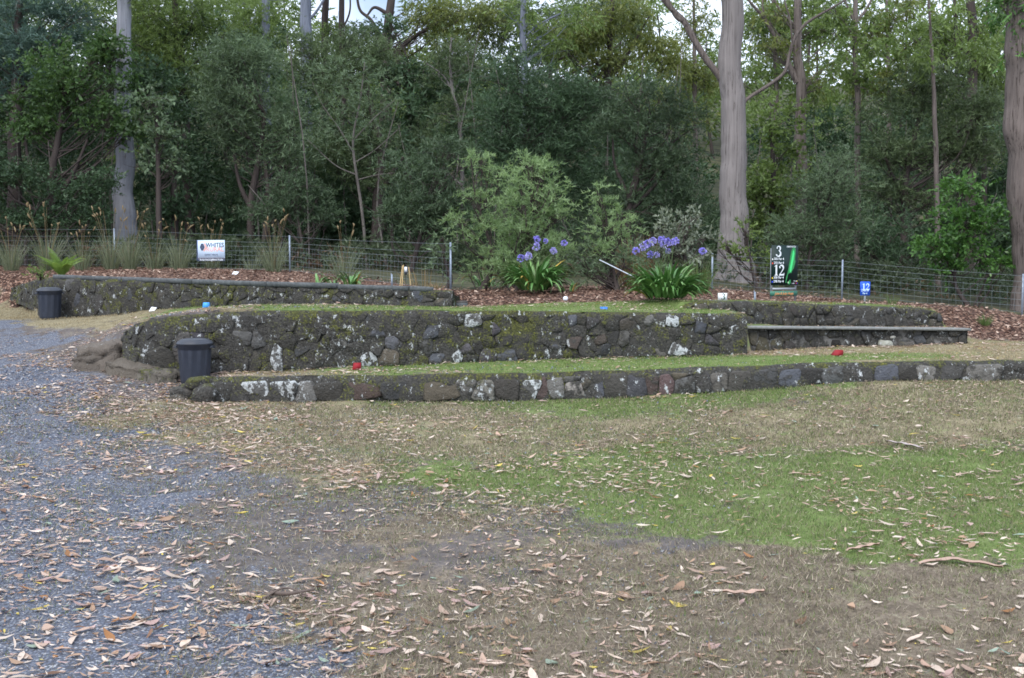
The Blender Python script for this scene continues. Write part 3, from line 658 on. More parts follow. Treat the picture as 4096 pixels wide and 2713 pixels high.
# white plates and tee markers
def block(name, label, cat, px, py, w, h, d, m, group=None, rz=0, taper=.8, emb=.012):
    p = on(px, py); t = thing(name, label, cat, (p[0], p[1], p[2] - emb), group, rz)
    k = taper; V = [(-w / 2, -d / 2, 0), (w / 2, -d / 2, 0), (w / 2, d / 2, 0), (-w / 2, d / 2, 0), (-w / 2 * k, -d / 2 * k, h * .96), (w / 2 * k, -d / 2 * k, h * .96), (w / 2 * k, d / 2 * k, h * .96), (-w / 2 * k, d / 2 * k, h * .96),
                    (-w / 2 * k * .93, -d / 2 * k * .9, h), (w / 2 * k * .93, -d / 2 * k * .9, h), (w / 2 * k * .93, d / 2 * k * .9, h), (-w / 2 * k * .93, d / 2 * k * .9, h)]
    Fs = [(3, 2, 1, 0), (8, 9, 10, 11)] + [(i, (i + 1) % 4, 4 + (i + 1) % 4, 4 + i) for i in range(4)] + [(4 + i, 4 + (i + 1) % 4, 8 + (i + 1) % 4, 8 + i) for i in range(4)]
    add('block', V, Fs, m, t, local=True); return t
SKY = flat('sky_blue_paint', (80, 165, 245), .45); MBL = flat('mid_blue_paint', (50, 125, 225), .45); RED = flat('red_paint', (142, 30, 40), .6)
block('tee_marker', 'light blue tapered tee marker in front of the kerb topped wall', 'tee marker', 826, 1233, .115, .10, .09, SKY, 'tee markers', .12, .78)
p_ = block('tee_marker', 'flat mid blue tee marker at the edge of the upper lawn', 'tee marker', 2415, 1240, .085, .05, .12, MBL, 'tee markers', .1, .95)
def wedge(px, py, w, h, rz, label, tp=.15):
    p = on(px, py); t = thing('tee_marker', label, 'tee marker', (p[0], p[1], p[2] + .012), 'tee markers', rz)
    V = [(-w / 2, -.04, 0), (w / 2, -.04, 0), (w / 2, .05, 0), (-w / 2, .05, 0), (-w / 2 + w * tp, -.038, h), (w / 2, -.038, h), (w / 2 - .003, .047, h * .98), (-w / 2 + w * (tp + .02), .047, h * .98), (-w / 2 + w * .02, -.04, h * .2), (-w / 2 + w * .02, .05, h * .2)]
    add('block', V, [(3, 2, 1, 0), (0, 1, 5, 4, 8), (4, 5, 6, 7), (1, 2, 6, 5), (2, 3, 9, 7, 6), (3, 0, 8, 9), (8, 4, 7, 9)], RED, t, local=True)
wedge(1427, 1483, .104, .083, .1, 'red wedge tee marker on the lower lawn under the middle of the tall wall')
wedge(3349, 1426, .118, .068, .15, 'red wedge tee marker on the lower lawn below the concrete ledge', .4)
fl = P(2852, 1204, 14.5)
R9 = np.random.default_rng(5)
def rock(name, c, size, seed, m, parent=None, color=(.2, .19, .18), rough=.25, n=14, mossy=0, rz=0., flat_top=None, tilt=0.):
    th, ph = np.meshgrid(np.linspace(0, 2 * np.pi, n, endpoint=False), np.linspace(-np.pi / 2, np.pi / 2, n // 2 + 2))
    d = np.stack([np.cos(ph) * np.cos(th), np.cos(ph) * np.sin(th), np.sin(ph)], -1).reshape(-1, 3)
    d = np.sign(d) * np.abs(d) ** .72
    k = 1 + rough * 2 * (fbm(d[:, 0] * 1.6 + seed * 3.1 + d[:, 2], d[:, 1] * 1.6 + d[:, 2] * 1.3 + seed, 3) - .5)
    v = d * k[:, None] * np.array(size) / 2
    if flat_top is not None: v[:, 2] = np.minimum(v[:, 2], flat_top * size[2] / 2 + v[:, 2] * .12)
    v[:, 2] += v[:, 0] * tilt
    v = v @ rotz(rz).T + np.array(c); rws = n // 2 + 2
    i = np.arange(rws - 1)[:, None] * n; a = np.arange(n)[None]; b = (a + 1) % n
    return add(name, v, np.stack([i + a, i + b, i + n + b, i + n + a], -1).reshape(-1, 4), m, parent, attrs={'mossy': np.full(len(v), mossy)}, own=parent is None or True, smooth=True, color=color)
tag(rock('flagstone', fl + (0, .06, -.012), (.56, .42, .055), 4, STONE, None, (.2, .19, .175), .12, 18, -.2, flat_top=.7), 'thin flat flagstone under the white number 3 plate', 'stone')
p3 = P(2890, 1199, 14.52); tm = thing('tee_plate', 'white block with a dark green 3 on the flagstone', 'tee marker', (p3[0], p3[1], fl[2] + .008), rz=-.06)
m = MB(); m.box((0, .02, .052), (.128, .05, .104)); add('block', *m.get(), flat('white_paint', (235, 240, 240)), tm, local=True); number('3', .006, .053, .092, flat('dark_green_print', (20, 70, 50)), tm, .0065, .95)

# fences
def fence(posts, label, tops):
    pts = [(P(px, pb, d), P(px, pt, d)) for px, d, pb, pt in posts]
    root = thing('wire_fence', label, 'fence', (pts[1][0][0], pts[1][0][1], pts[1][0][2]))
    for b, t in pts:
        m = MB(); b = np.array((b[0], b[1], gz(b[0], b[1]) - .1)); h = t[2] - b[2]; c = (b + (b[0], b[1], t[2])) / 2
        m.box(c, (.034, .008, h)); m.box(c + (0, .012, 0), (.008, .03, h)); add('post', *m.get(), GALV, root)
    WIRE = simple('fence_wire', lin((128, 138, 142)), .5, .3)
    B = np.array([b for b, t in pts]); T = np.array([t for b, t in pts])
    for b in B: b[2] = gz(b[0], b[1])
    s = np.linspace(0, len(pts) - 1, 12 * (len(pts) - 1) + 1); k = np.arange(len(pts)); it = lambda A, q: np.stack([np.interp(q, k, A[:, j]) for j in range(3)], -1)
    Bs, Ts = it(B, s), it(T, s); sag = .02 * np.sin((s % 1) * np.pi)
    for f in tops:
        p = Bs + (Ts - Bs) * f; p[:, 0] = Bs[:, 0]; p[:, 1] = Bs[:, 1] - .025; p[:, 2] -= sag + (fbm(s * 3, s * 0 + f * 30) - .5) * .02; add('line_wire', *tube(p, .0025, 4), WIRE, root)
    m = MB()
    for i in range(len(pts) - 1):
        L = np.linalg.norm(B[i + 1] - B[i]); n = int(L / .125)
        for q in np.linspace(i, i + 1, n, endpoint=False):
            b, t = it(B, np.array([q])), it(T, np.array([q])); b, t = b[0], t[0]; w = R9.normal(0, .008, 3)
            p = [b + (t - b) * f + (R9.normal(0, .006), -.027, 0) for f in np.linspace(.04, tops[-3], 4)]
            for z in p: z[0] += b[0] * 0; 
            m.tube(p, .0019, 3)
    st = add('stay_wires', *m.get(), WIRE, root); st['kind'] = 'stuff'
fence([(-420, 29, 1076, 905), (460, 25, 1073, 914), (1160, 22, 1091, 942), (1803, 17.5, 1174, 970)], 'post and wire mesh fence behind the garden bed, left run with the white advertising sign', [.08, .2, .32, .44, .56, .68, .8, .97])
fence([(2848, 20, 1160, 1013), (3367, 20.5, 1207, 1039), (4087, 18.5, 1288, 1096), (4800, 18.0, 1330, 1130)], 'post and wire mesh fence behind the hole sign, right run', [.07, .2, .33, .46, .59, .72, .84, .96])
# white advertising sign on the left run
ws = P(845, 1003, 23.0); wr = thing('advertising_sign', 'white advertising sign with a hexagon emblem hung on the left wire fence', 'sign', ws, rz=-.32)
w_, h_ = 122 / F * 23 / .97, 83 / F * 23
m = MB(); m.box((0, 0, 0), (w_, .006, h_)); add('board', *m.get(), flat('pale_sign_board', (205, 225, 248)), wr, local=True)
NV, PK = flat('navy_print', (52, 66, 98)), flat('faded_orange_print', (226, 170, 158))
v = lambda a, b: (-w_ / 2 + a * w_, h_ / 2 - b * h_)
poly([v(0, .87), v(0, 1), v(1, 1), v(1, .87)], NV, wr, 'base_strip'); poly([v(0, .845), v(0, .87), v(1, .87), v(1, .845)], PK, wr, 'stripe'); poly([v(-.045, 0), v(-.045, .97), v(0, .99), v(0, 0)], NV, wr, 'edge_strip', .0)
hx = [v(.08, .33), v(.135, .16), v(.215, .16), v(.265, .33), v(.205, .49), v(.135, .49)]; poly(hx, flat('slate_print', (62, 72, 96)), wr, 'emblem', .005)
for b in (.27, .345, .42): poly([v(.13, b), v(.13, b + .008), v(.215, b + .008), v(.215, b)], flat('pale_line_print', (150, 165, 190)), wr, 'emblem_line', .006)
poly([v(.225, .14), v(.28, .14), v(.345, .33), v(.27, .53), v(.2, .53), v(.28, .33)], PK, wr, 'emblem_chevron', .004)
text('WHITES', .145, *v(.64, .245), flat('dark_navy_print', (44, 52, 74)), wr, .004, .003, sx=.92); text('RURAL', .145, *v(.64, .445), PK, wr, .004, .003, sx=1.06)
text('EXPERT MADE', .055, *v(.5, .7), NV, wr, .004, .0006)
for a, s in ((.16, 'Rural'), (.4, 'Fencing'), (.62, 'Metal'), (.83, 'Trade')): text(s, .06, *v(a, .935), WHITEP, wr, .0045, .0008)

# ------------------------------------------------------------------ rocks, block, pegs, stakes, litter
BROWN = (.17, .145, .12)
oc = P(420, 1440, 12.7); ro = thing('rock_outcrop', 'low brown rock ledge with yellow moss at the left end of the tall wall', 'rock', oc)
def ledge(name, c, rx, ry, h, rz, slope, seed, parent, color, mossy, n=44):
    R = np.random.default_rng(seed); a = np.linspace(0, 2 * np.pi, n, endpoint=False)
    r = 1 + .5 * (fbm(np.cos(a) * 1.5 + seed, np.sin(a) * 1.5 + 3) - .5) + R.normal(0, .06, n); r = np.where(np.cos(a * 3 + seed) > .55, r * .9, r)
    rings = []
    for k, (sc, z) in enumerate(((1.1, -h - .12), (1.04, -h * .75), (.93, -h * .62), (1.0, -h * .35), (.97, -h * .05), (.86, .0), (.6, .012), (.3, .018))):
        rr = r * sc * (1 + R.normal(0, .03, n) * (k < 6)); x, y = np.cos(a) * rr * rx, np.sin(a) * rr * ry
        rings.append(np.stack([x, y, z + x * slope[0] + y * slope[1] + (fbm(x * 7 + seed, y * 7 + k * .3) - .5) * .12], -1))
    V = np.concatenate(rings + [np.array([[0, 0, .02]])]) @ rotz(rz).T + np.array(c); m = len(rings); i = np.arange(m - 1)[:, None] * n; k = np.arange(n)[None]; k2 = (k + 1) % n
    Fq = np.stack([i + k, i + k2, i + n + k2, i + n + k], -1).reshape(-1, 4); b = (m - 1) * n; q = np.arange(n)
    return add(name, V, [Fq, np.stack([b + q, b + (q + 1) % n, np.full(n, m * n)], -1)], STONE, parent, attrs={'mossy': np.full(len(V), mossy), 'lichen': np.full(len(V), -.3)}, own=True, color=color)
for px, py, d, rx, ry, h, rz, sl, cl, mo in [(440, 1372, 13.05, .46, .5, .18, .2, (.14, .03), (.19, .165, .14), -.45), (400, 1418, 12.75, .34, .3, .11, -.2, (.05, .1), (.155, .135, .115), -.3), (560, 1452, 12.42, .42, .24, .11, -.2, (-.10, .05), (.17, .15, .125), -.25), (640, 1478, 12.15, .26, .16, .10, -.1, (-.10, .03), (.18, .165, .14), .2),
        (545, 1366, 12.62, .15, .13, .06, 0, (-.1, 0), (.22, .2, .08), .7), (555, 1402, 12.5, .2, .12, .06, -.2, (-.15, 0), (.22, .2, .08), .6)]:
    ledge('rock', P(px, py, d), rx, ry, h, rz, sl, px + py, ro, cl, mo)
oc2 = thing('rock_cluster', 'mossy half buried stones at the left end of the low front wall', 'rock', on(760, 1590))
for i, (px, py, d, sz, cl, mo) in enumerate([(755, 1570, 11.4, (.34, .3, .2), (.13, .12, .11), .4), (800, 1535, 11.4, (.34, .3, .16), (.15, .14, .09), .75), (715, 1592, 11.3, (.24, .2, .1), (.19, .17, .14), .2), (815, 1580, 11.2, (.3, .2, .24), (.11, .1, .09), .5)]):
    rock('rock', P(px, py, d), sz, 40 + i, STONE, oc2, cl, .4, 16, mo, i)
tag(rock('pale_rock', P(3540, 1378, 14.0), (.2, .17, .12), 51, STONE, None, (.48, .49, .42), .4, 14, -.3), 'pale lichen covered rock at the foot of the right wall', 'rock')
tag(rock('white_stone', P(3570, 1349, 14.04), (.075, .06, .04), 52, STONE, None, (.6, .6, .55), .3, 10, -.5), 'small whitish stone lodged on the right wall above the pale rock', 'rock')
tag(rock('fallen_rock', P(3622, 1378, 14.05), (.24, .16, .09), 53, STONE, None, (.13, .12, .11), .4, 14, .1), 'low dark rock beside the pale rock at the wall foot', 'rock')
cb = thing('concrete_step', 'low grey concrete block at the right end of the kerb topped wall', 'block', on(1842, 1230)); m = MB(); c_ = on(1842, 1230); m.box(c_ + (0, .12, .028), (.19, .22, .075)); add('block', *m.get(), CAP, cb)
m = MB(); m.box(c_ + (-.006, .14, .075), (.2, .24, .03)); add('top_slab', *m.get(), simple('dark_timber', (.085, .075, .07), .9), cb)
def peg(px, pb, pt, label, m, w=.03, d=None):
    p = on(px, pb) if d is None else P(px, pb, d); t = thing('peg', label, 'peg', p); h = P(px, pt, p[1])[2] - p[2]
    k = MB(); k.box(p + (0, 0, h / 2 - .03), (w, .012, h + .06)); k.box(p + (-w * .55, .012, h / 2 - .03), (w * .3, .02, h + .1)); add('stake', *k.get(), m, t)
peg(1568, 1139, 1098, 'short blue grey steel peg above the kerb boards', GALV, .022, 15.3)
peg(3020, 1207, 1168, 'short grey peg left of the hole sign', GALV, .02)
ts = thing('staked_seedling', 'young seedling between three tan stakes with a white tag', 'plant', P(1625, 1139, 15.6)); STK = simple('bamboo_stake', lin((190, 165, 120)), .7)
for a, b, c, d in ((1600, 1139, 1610, 1063), (1608, 1139, 1614, 1060), (1642, 1137, 1635, 1069)):
    p, q = P(a, b + 5, 15.6), P(c, d, 15.65); add('stake', *tube([p, q], .0075, 6), STK, ts)
m = MB(); c_ = P(1623, 1078, 15.55); m.box(c_, (.042, .006, .075)); add('tag', *m.get(), WHITEP, ts); m = MB(); m.box(c_ + (0, .003, -.06), (.032, .006, .045)); add('tag_holder', *m.get(), BLACKP, ts)
add('tag_holder', *tube([c_ + (0, .01, -.05), c_ + (0, .02, -.26)], .004, 4), BLACKP, ts)
pl = thing('pipe', 'white plastic pipe leaning through the shrub towards the right blue flowered clump', 'pipe', P(2570, 1128, 15.6)); add('tube', *tube([P(2398, 1040, 16.1), P(2580, 1130, 15.6)], .008, 8), flat('white_plastic', (190, 198, 208)), pl)
for px, py, w, lab in ((940, 1100, .07, 'scrap of white paper lying on the mulch below the white sign'), (610, 1246, .06, 'white scrap on the upper lawn edge left of the blue marker')):
    p = on(px, py); t = thing('paper_scrap', lab, 'litter', p); V = [(-w, 0, .0), (w * .6, -.02, .01), (w, .03, .06), (-w * .5, .05, .07), (0, .01, .05), (.2 * w, -.01, .015)]; add('sheet', np.array(V) + p, [(0, 1, 5), (1, 2, 5), (5, 2, 4), (0, 5, 4), (4, 2, 3), (0, 4, 3)], WHITEP, t)
p = on(2262, 1203); tag(rock('golf_ball', p + (0, 0, .03), (.075, .07, .07), 3, WHITEP, None, rough=.02), 'white golf ball sized object lying on the mulch right of the left agapanthus', 'ball')
# ------------------------------------------------------------------ foliage
def unit(v): return v / (np.linalg.norm(v, axis=-1, keepdims=True) + 1e-9)
def leaf_cloud(R, C, Rad, n, lp, L, Wd, twig, up=.3, droop=.2, ldroop=.1, quad=True, spread=.75, bundle=.8, tips=None):
    C = np.asarray(C, float); Rad = np.asarray(Rad, float); nt = max(1, int(n / lp))
    wt = (Rad[:, 0] * Rad[:, 2] + .01) ** .9; k = R.choice(len(C), nt, p=wt / wt.sum())
    u = unit(R.normal(size=(nt, 3))); fl = (u[:, 2] < 0) & (R.random(nt) < .45); u[fl, 2] *= -1
    r = R.random(nt) ** .4
    p = C[k] + Rad[k] * u * r[:, None]
    d = unit(u * (1, 1, .6) + (0, 0, up) + R.normal(size=(nt, 3)) * .45)
    t = R.random((nt, lp)); tw = twig * R.uniform(.6, 1.3, (nt, 1))
    pos = p[:, None] + d[:, None] * (t * tw)[..., None]; pos[..., 2] -= droop * t * t * tw
    ld = unit(d[:, None] * bundle + R.normal(size=(nt, lp, 3)) * spread - np.array((0, 0, 1.)) * ldroop)
    sd = unit(np.cross(ld, R.normal(size=(nt, lp, 3))))
    sz = R.uniform(.65, 1.3, (nt, lp, 1)); a = pos; l = ld * L * sz; w = sd * Wd * sz * .5
    tone = R.random(len(C)) * .5
    tint = np.clip((tone[k][:, None] + R.normal(.25, .16, (nt, 1)) + R.normal(0, .13, (nt, lp))), 0, 1)
    if quad:
        V = np.stack([a, a + l * .45 + w, a + l, a + l * .45 - w], 2).reshape(-1, 3); m = 4
        Fq = np.arange(len(V)).reshape(-1, 4)
    else:
        V = np.stack([a - w * .8, a + w * .8, a + l], 2).reshape(-1, 3); m = 3; Fq = np.arange(len(V)).reshape(-1, 3)
    return V, Fq, np.repeat(tint.ravel(), m)

FO = {
 'bluepine': foliage('blue_pine_leaf', (0.030, 0.060, 0.050), (0.134, 0.220, 0.183), .15),
 'broad': foliage('broad_green_leaf', (0.019, 0.042, 0.016), (0.109, 0.194, 0.065), .3, .42),
 'dark': foliage('dark_green_leaf', (0.015, 0.030, 0.016), (0.102, 0.172, 0.092), .25),
 'olive': foliage('olive_fine_leaf', (0.027, 0.041, 0.022), (0.158, 0.219, 0.108), .28),
 'grey': foliage('grey_green_leaf', (0.031, 0.048, 0.029), (0.178, 0.254, 0.145), .28),
 'blue': foliage('blue_green_leaf', (0.019, 0.034, 0.020), (0.123, 0.184, 0.101), .22),
 'gum': foliage('gum_leaf', (0.034, 0.058, 0.020), (0.222, 0.309, 0.100), .38, .4),
 'yellow': foliage('yellow_gum_leaf', (.06, .085, .03), (.22, .25, .075), .42, .4),
 'light': foliage('pale_feathery_leaf', (.085, .145, .065), (.33, .45, .23), .38),
 'silver': foliage('silver_leaf', (.07, .09, .065), (.32, .36, .28), .25),
 'bright': foliage('glossy_green_leaf', (0.020, 0.058, 0.015), (0.128, 0.264, 0.068), .3, .3),
}
BK = {'gum': bark('pale_gum_bark', lin((108, 103, 102)), lin((145, 139, 137)), lin((70, 63, 60)), .3, 12, .465), 'greygum': bark('grey_gum_bark', lin((92, 98, 112)), lin((140, 146, 160)), (.06, .055, .06)),
      'palegum': bark('blue_grey_gum_bark', lin((112, 114, 122)), lin((158, 160, 168)), (.10, .085, .08), .5, 6, .40), 'dark': bark('dark_bark', (.035, .028, .026), (.09, .072, .066)), 'brown': bark('brown_bark', lin((84, 77, 74)), lin((126, 116, 111)), (.03, .022, .018), .5, 10, .48), 'twig': bark('twig_bark', (.07, .06, .055), (.20, .18, .165), zs=2)}
# leaf habit: length, width, leaves per twig, twig length, up, droop, leaf droop, quad
HAB = {'fine': (.125, .030, 15, .55, .45, .35, .05, False), 'broad': (.12, .06, 10, .38, .25, .2, .2, True), 'gumleaf': (.17, .045, 10, .45, .0, .5, .9, True), 'pine': (.17, .03, 22, .34, .35, .05, 0, False),
       'feather': (.085, .02, 26, .40, .55, .55, .0, False), 'small': (.085, .035, 12, .3, .4, .1, .05, True)}
NAMES = {}
def make_tree(name, label, cat, d, clumps, leaf, habit, cover=2.2, trunk=None, bk='dark', limbs=(), group=None, seed=None, sub=11, scale=1., branches=True, base=None, subr=.47, limb_bk=None):
    seed = seed if seed is not None else int(abs(hash_(label)) % 9999); R = np.random.default_rng(seed)
    cs, rs = [], []
    for c in clumps:
        px, py, rx, ry = c[:4]; dd = c[4] if len(c) > 4 else 0
        q = P(px, py, d + dd); rm = np.array((rx / F * (d + dd), max(.35, .5 * (rx + ry) / F * (d + dd)), ry / F * (d + dd)))
        k = max(3, int(sub * (.6 + .8 * R.random())))
        u = unit(R.normal(size=(k, 3))) * (R.random((k, 1)) ** .5) * .78
        cs.append(q + u * rm); rs.append(np.repeat(rm[None] * subr, k, 0) * R.uniform(.7, 1.35, (k, 1)) * (1, 1, .85))
    C, Rd = np.concatenate(cs), np.concatenate(rs)
    if trunk is not None:
        bx = P(trunk[0][0], trunk[0][1], d)
        z0 = gz(bx[0], d); b0 = np.array((bx[0], d, min(z0, bx[2]) - .15 if trunk[0][1] < 1e5 else z0))
    else:
        m = P(np.mean([c[0] for c in clumps[-2:]]), 1080, d); b0 = np.array((m[0], d, gz(m[0], d) - .1))
    root = thing(name, label, cat, (b0[0], b0[1], gz(b0[0], b0[1])), group)
    m = MB(); tr = None
    if trunk is not None:
        pts = [P(a, b, d) for a, b, w in trunk]; pts[0] = b0; wd = [w / F * d / 2 for a, b, w in trunk]
        tr = smooth_path(pts, 6 * len(pts)); tw = np.interp(np.linspace(0, 1, len(tr)), np.linspace(0, 1, len(pts)), wd)
        tr[:, 0] += (fbm(tr[:, 2] * 1.3 + seed, tr[:, 2] * 0) - .5) * tw * .8
        if wd[0] * 2 > .5:
            tr = smooth_path(tr, 150); tw = np.interp(np.linspace(0, 1, 150), np.linspace(0, 1, 6 * len(pts)), tw); Vt, Ft = tube(tr, tw, 72); ang = np.tile(np.arange(72), 150) / 72 * 2 * np.pi; cen = np.repeat(tr, 72, 0); hz_ = Vt[:, 2]
            rd = (fbm(np.cos(ang) * 7 + seed, np.sin(ang) * 7 + hz_ * .9, 3) - .5) * .028 + (fbm(np.cos(ang) * 2 + 3, np.sin(ang) * 2 + hz_ * .7) - .5) * .09 + .22 * np.clip(1.2 - (hz_ - tr[0][2]), 0, 1) ** 2 * (fbm(np.cos(ang) * 2.2 + 9, np.sin(ang) * 2.2) - .3)
            m.add(cen + (Vt - cen) * (1 + rd)[:, None], Ft)
        else: m.tube(tr, tw, 12)
    else:
        top = C[:, :].mean(0); tr = smooth_path([b0, b0 * .5 + top * .5 + R.normal(0, .15, 3), top], 8); m.tube(tr, np.linspace(.07, .02, 8) * scale, 6)
    ml = MB() if limb_bk else m
    for lb in limbs:
        pts = [P(a, b, d + (dd[0] if dd else 0)) for a, b, w, *dd in lb]; wd = [w / F * d / 2 for a, b, w, *dd in lb]; q = smooth_path(pts, 6 * len(pts))
        ml.tube(q, np.interp(np.linspace(0, 1, len(q)), np.linspace(0, 1, len(pts)), wd), 8)
    if branches:
        for c, r in zip(C, Rd):
            if R.random() < .5: continue
            lo = tr[tr[:, 2] < c[2] - .1 * r[2]]
            s = lo[np.argmin(np.linalg.norm(lo - c, axis=1) + R.random(len(lo)) * .8 + 3 * np.maximum(0, .7 * np.hypot(lo[:, 0] - c[0], lo[:, 1] - c[1]) - (c[2] - lo[:, 2])))] if len(lo) else tr[0]
            L = np.linalg.norm(c - s); mid = s * .5 + c * .5 + R.normal(0, .07, 3) * L + (0, 0, -.06 * L)
            w0 = min(.05, .012 + .008 * L) * scale; m.tube(smooth_path([s, mid, c], 7), np.linspace(w0, .006, 7), 5)
            for _ in range(3):
                e = c + R.normal(size=3) * r * .9; m.tube(smooth_path([mid * .4 + c * .6, (c + e) / 2 + R.normal(0, .04, 3), e], 4), np.linspace(.009, .003, 4) * (.6 + .4 * scale), 3)
    add('trunk', *m.get(), BK[bk], root, smooth=True)
    if limb_bk: o = add('branches', *ml.get(), BK[limb_bk], root, smooth=True); o['kind'] = 'stuff'
    if leaf:
        L, Wd, lp, tw, up, dr, ldr, quad = HAB[habit]; L, Wd, tw = L * scale, Wd * scale, tw * scale
        area = sum(math.pi * c[2] * c[3] for c in clumps) * (d / F) ** 2
        n = int(cover * DENS * area / (L * Wd * .5))
        V, Fq, ti = leaf_cloud(R, C, Rd, n, lp, L, Wd, tw, up, dr, ldr, quad)
        cr = add('crown' if cat == 'tree' else 'foliage', V, [Fq], FO[leaf], root, attrs={'tint': ti}); cr['kind'] = 'stuff'
        global NLEAF; NLEAF += len(Fq) * (2 if quad else 1)
    return root
NLEAF = 0; DENS = 1.6
def hash_(s):
    h = 5381
    for ch in s: h = (h * 33 + ord(ch)) & 0x7fffffff
    return h
SH, TR = 'shrub', 'tree'
# ---- behind the left fence
make_tree('gum_tree', 'tall grey gum trunk rising from the tussocks at left', TR, 28.5, [(420, -260, 260, 200), (620, -180, 200, 160)], 'gum', 'gumleaf', 1.4, [(507, 1030, 118), (503, 950, 92), (497, 800, 80), (495, 600, 70), (490, 300, 60), (496, 0, 50), (505, -420, 30)], 'palegum', seed=1)
make_tree('pine_tree', 'dark blue green pine with tufted layers in the upper left corner', TR, 30.5, [(60, 50, 150, 60), (250, 60, 130, 60), (150, 170, 150, 60), (320, 150, 90, 50), (30, 250, 120, 60), (110, 330, 120, 55), (10, 400, 100, 60), (200, -60, 200, 70), (-160, 200, 180, 120), (-150, 400, 150, 90)], 'bluepine', 'pine', 2.4,
          [(50, 1e5 if False else 1010, 60), (60, 600, 50), (70, 200, 36), (90, -250, 14)], 'dark', seed=2, sub=9)
make_tree('wattle_tree', 'broad leaved green tree left of the grey gum trunk', TR, 27.6, [(250, 270, 170, 90), (320, 380, 140, 80), (180, 420, 150, 80), (400, 480, 110, 60), (120, 520, 120, 60), (410, 250, 80, 80), (480, 420, 80, 70), (500, 520, 70, 50), (470, 340, 60, 50), (450, 200, 70, 60)], 'broad', 'broad', 2.0, [(215, 1020, 40), (205, 760, 30), (240, 500, 22), (260, 260, 10)], 'dark',
          [[(215, 820, 24), (290, 700, 16), (350, 560, 10)], [(200, 760, 20), (120, 650, 14), (100, 540, 8)]], seed=3)
make_tree('understorey_shrub', 'dark low broad leaved shrub left of the grey gum trunk base', SH, 27.0, [(90, 720, 150, 70), (300, 780, 130, 70), (60, 880, 120, 60), (200, 890, 110, 60), (390, 720, 70, 80), (370, 860, 70, 50), (-160, 700, 180, 200)], 'dark', 'small', 2.1, seed=4)
make_tree('silver_leaf_tree', 'tree with silvery leaves hanging right of the grey gum trunk', TR, 26.8, [(610, 420, 120, 90), (660, 540, 90, 90), (620, 650, 100, 80), (700, 660, 60, 60)], 'grey', 'broad', .9, [(640, 1010, 26), (632, 700, 20), (625, 400, 10)], 'dark', seed=5)
make_tree('wattle_tree', 'dense green tree directly behind the silvery leaves', TR, 29.5, [(600, 480, 150, 110), (680, 600, 120, 100), (640, 740, 110, 80), (560, 330, 110, 110), (690, 850, 80, 60)], 'dark', 'broad', 2.0, [(700, 1010, 34), (690, 700, 26), (640, 350, 14)], 'dark', seed=6)
make_tree('wattle_tree', 'tall yellow green fine leaved tree above the silvery leaves', TR, 33, [(610, 180, 170, 120), (730, 320, 130, 110), (800, 110, 160, 100), (560, 60, 120, 100), (700, -80, 260, 120), (330, 60, 130, 90)], 'gum', 'fine', 2.0, [(760, 1000, 44), (740, 500, 34), (700, 0, 22)], 'dark', seed=7)
make_tree('tea_tree', 'grey green feathery tree with a fork of dark stems above the white sign', TR, 28.5, [(1000, 430, 190, 120), (890, 320, 140, 110), (1080, 540, 150, 80), (880, 500, 110, 80), (1180, 480, 100, 80), (1010, 260, 150, 100), (980, 600, 150, 60), (1150, 640, 110, 70)], 'grey', 'fine', 2.1,
          [(1000, 1000, 34), (1005, 820, 30), (1035, 640, 24), (1060, 450, 14)], 'dark', [[(1003, 830, 24), (960, 740, 16), (935, 620, 10)], [(1055, 1000, 30), (1075, 820, 24), (1060, 640, 14)], [(1075, 800, 16), (1110, 720, 11), (1140, 600, 7)]], seed=8)
make_tree('understorey_shrub', 'low dark blue green bush right of the white sign', SH, 27.3, [(1130, 830, 120, 70), (1230, 790, 90, 70), (1060, 880, 80, 50), (1150, 760, 90, 60), (1290, 880, 70, 50)], 'blue', 'fine', 2.2, seed=9)
make_tree('dead_tree', 'thin pale dead stem with bare twigs left of the centre', TR, 27.2, [(1400, 330, 190, 110), (1450, 450, 150, 100), (1300, 560, 130, 80), (1500, 580, 90, 90)], 'grey', 'fine', .55, [(1470, 1000, 13), (1450, 860, 12), (1425, 700, 11), (1412, 560, 9), (1440, 400, 6), (1460, 250, 4)], 'twig',
          [[(1418, 620, 6), (1360, 520, 5), (1290, 420, 3), (1250, 330, 2)], [(1415, 560, 5), (1500, 470, 4), (1580, 400, 2)], [(1425, 700, 6), (1340, 660, 4), (1230, 560, 3)], [(1420, 650, 5), (1500, 600, 4), (1590, 520, 3)], [(1430, 720, 5), (1510, 700, 4), (1600, 690, 2)]], seed=10, sub=16, branches=False)
make_tree('tea_tree', 'grey olive fine leaved tree in the middle behind the dead stem', TR, 31, [(1380, 420, 180, 120), (1300, 300, 140, 110), (1480, 560, 140, 100), (1330, 620, 140, 90), (1220, 200, 120, 90), (1450, 240, 130, 100), (1440, 730, 120, 90)], 'olive', 'fine', 2.0, [(1500, 1010, 52), (1510, 800, 46), (1520, 620, 36), (1460, 300, 16)], 'dark', [[(1512, 780, 30), (1570, 690, 20), (1620, 620, 10)]], seed=11)
make_tree('gum_tree', 'yellow green gum crown at the top left of the sky gap', TR, 37, [(880, 90, 160, 90), (1030, 60, 130, 90), (960, 190, 140, 80), (1060, 190, 100, 80)], 'gum', 'fine', 1.8, [(1065, 1000, 40), (1068, 600, 38), (1060, 0, 32), (1050, -400, 16)], 'greygum', seed=12)
make_tree('gum_tree', 'thick grey trunk below the bright sky gap', TR, 40, [(1260, -240, 260, 120)], 'gum', 'gumleaf', 1.2, [(1230, 1000, 56), (1228, 500, 50), (1224, 200, 46), (1222, 0, 42), (1215, -350, 24)], 'greygum', [[(1226, 90, 14), (1270, 40, 10), (1330, -60, 6)]], seed=13, branches=False)
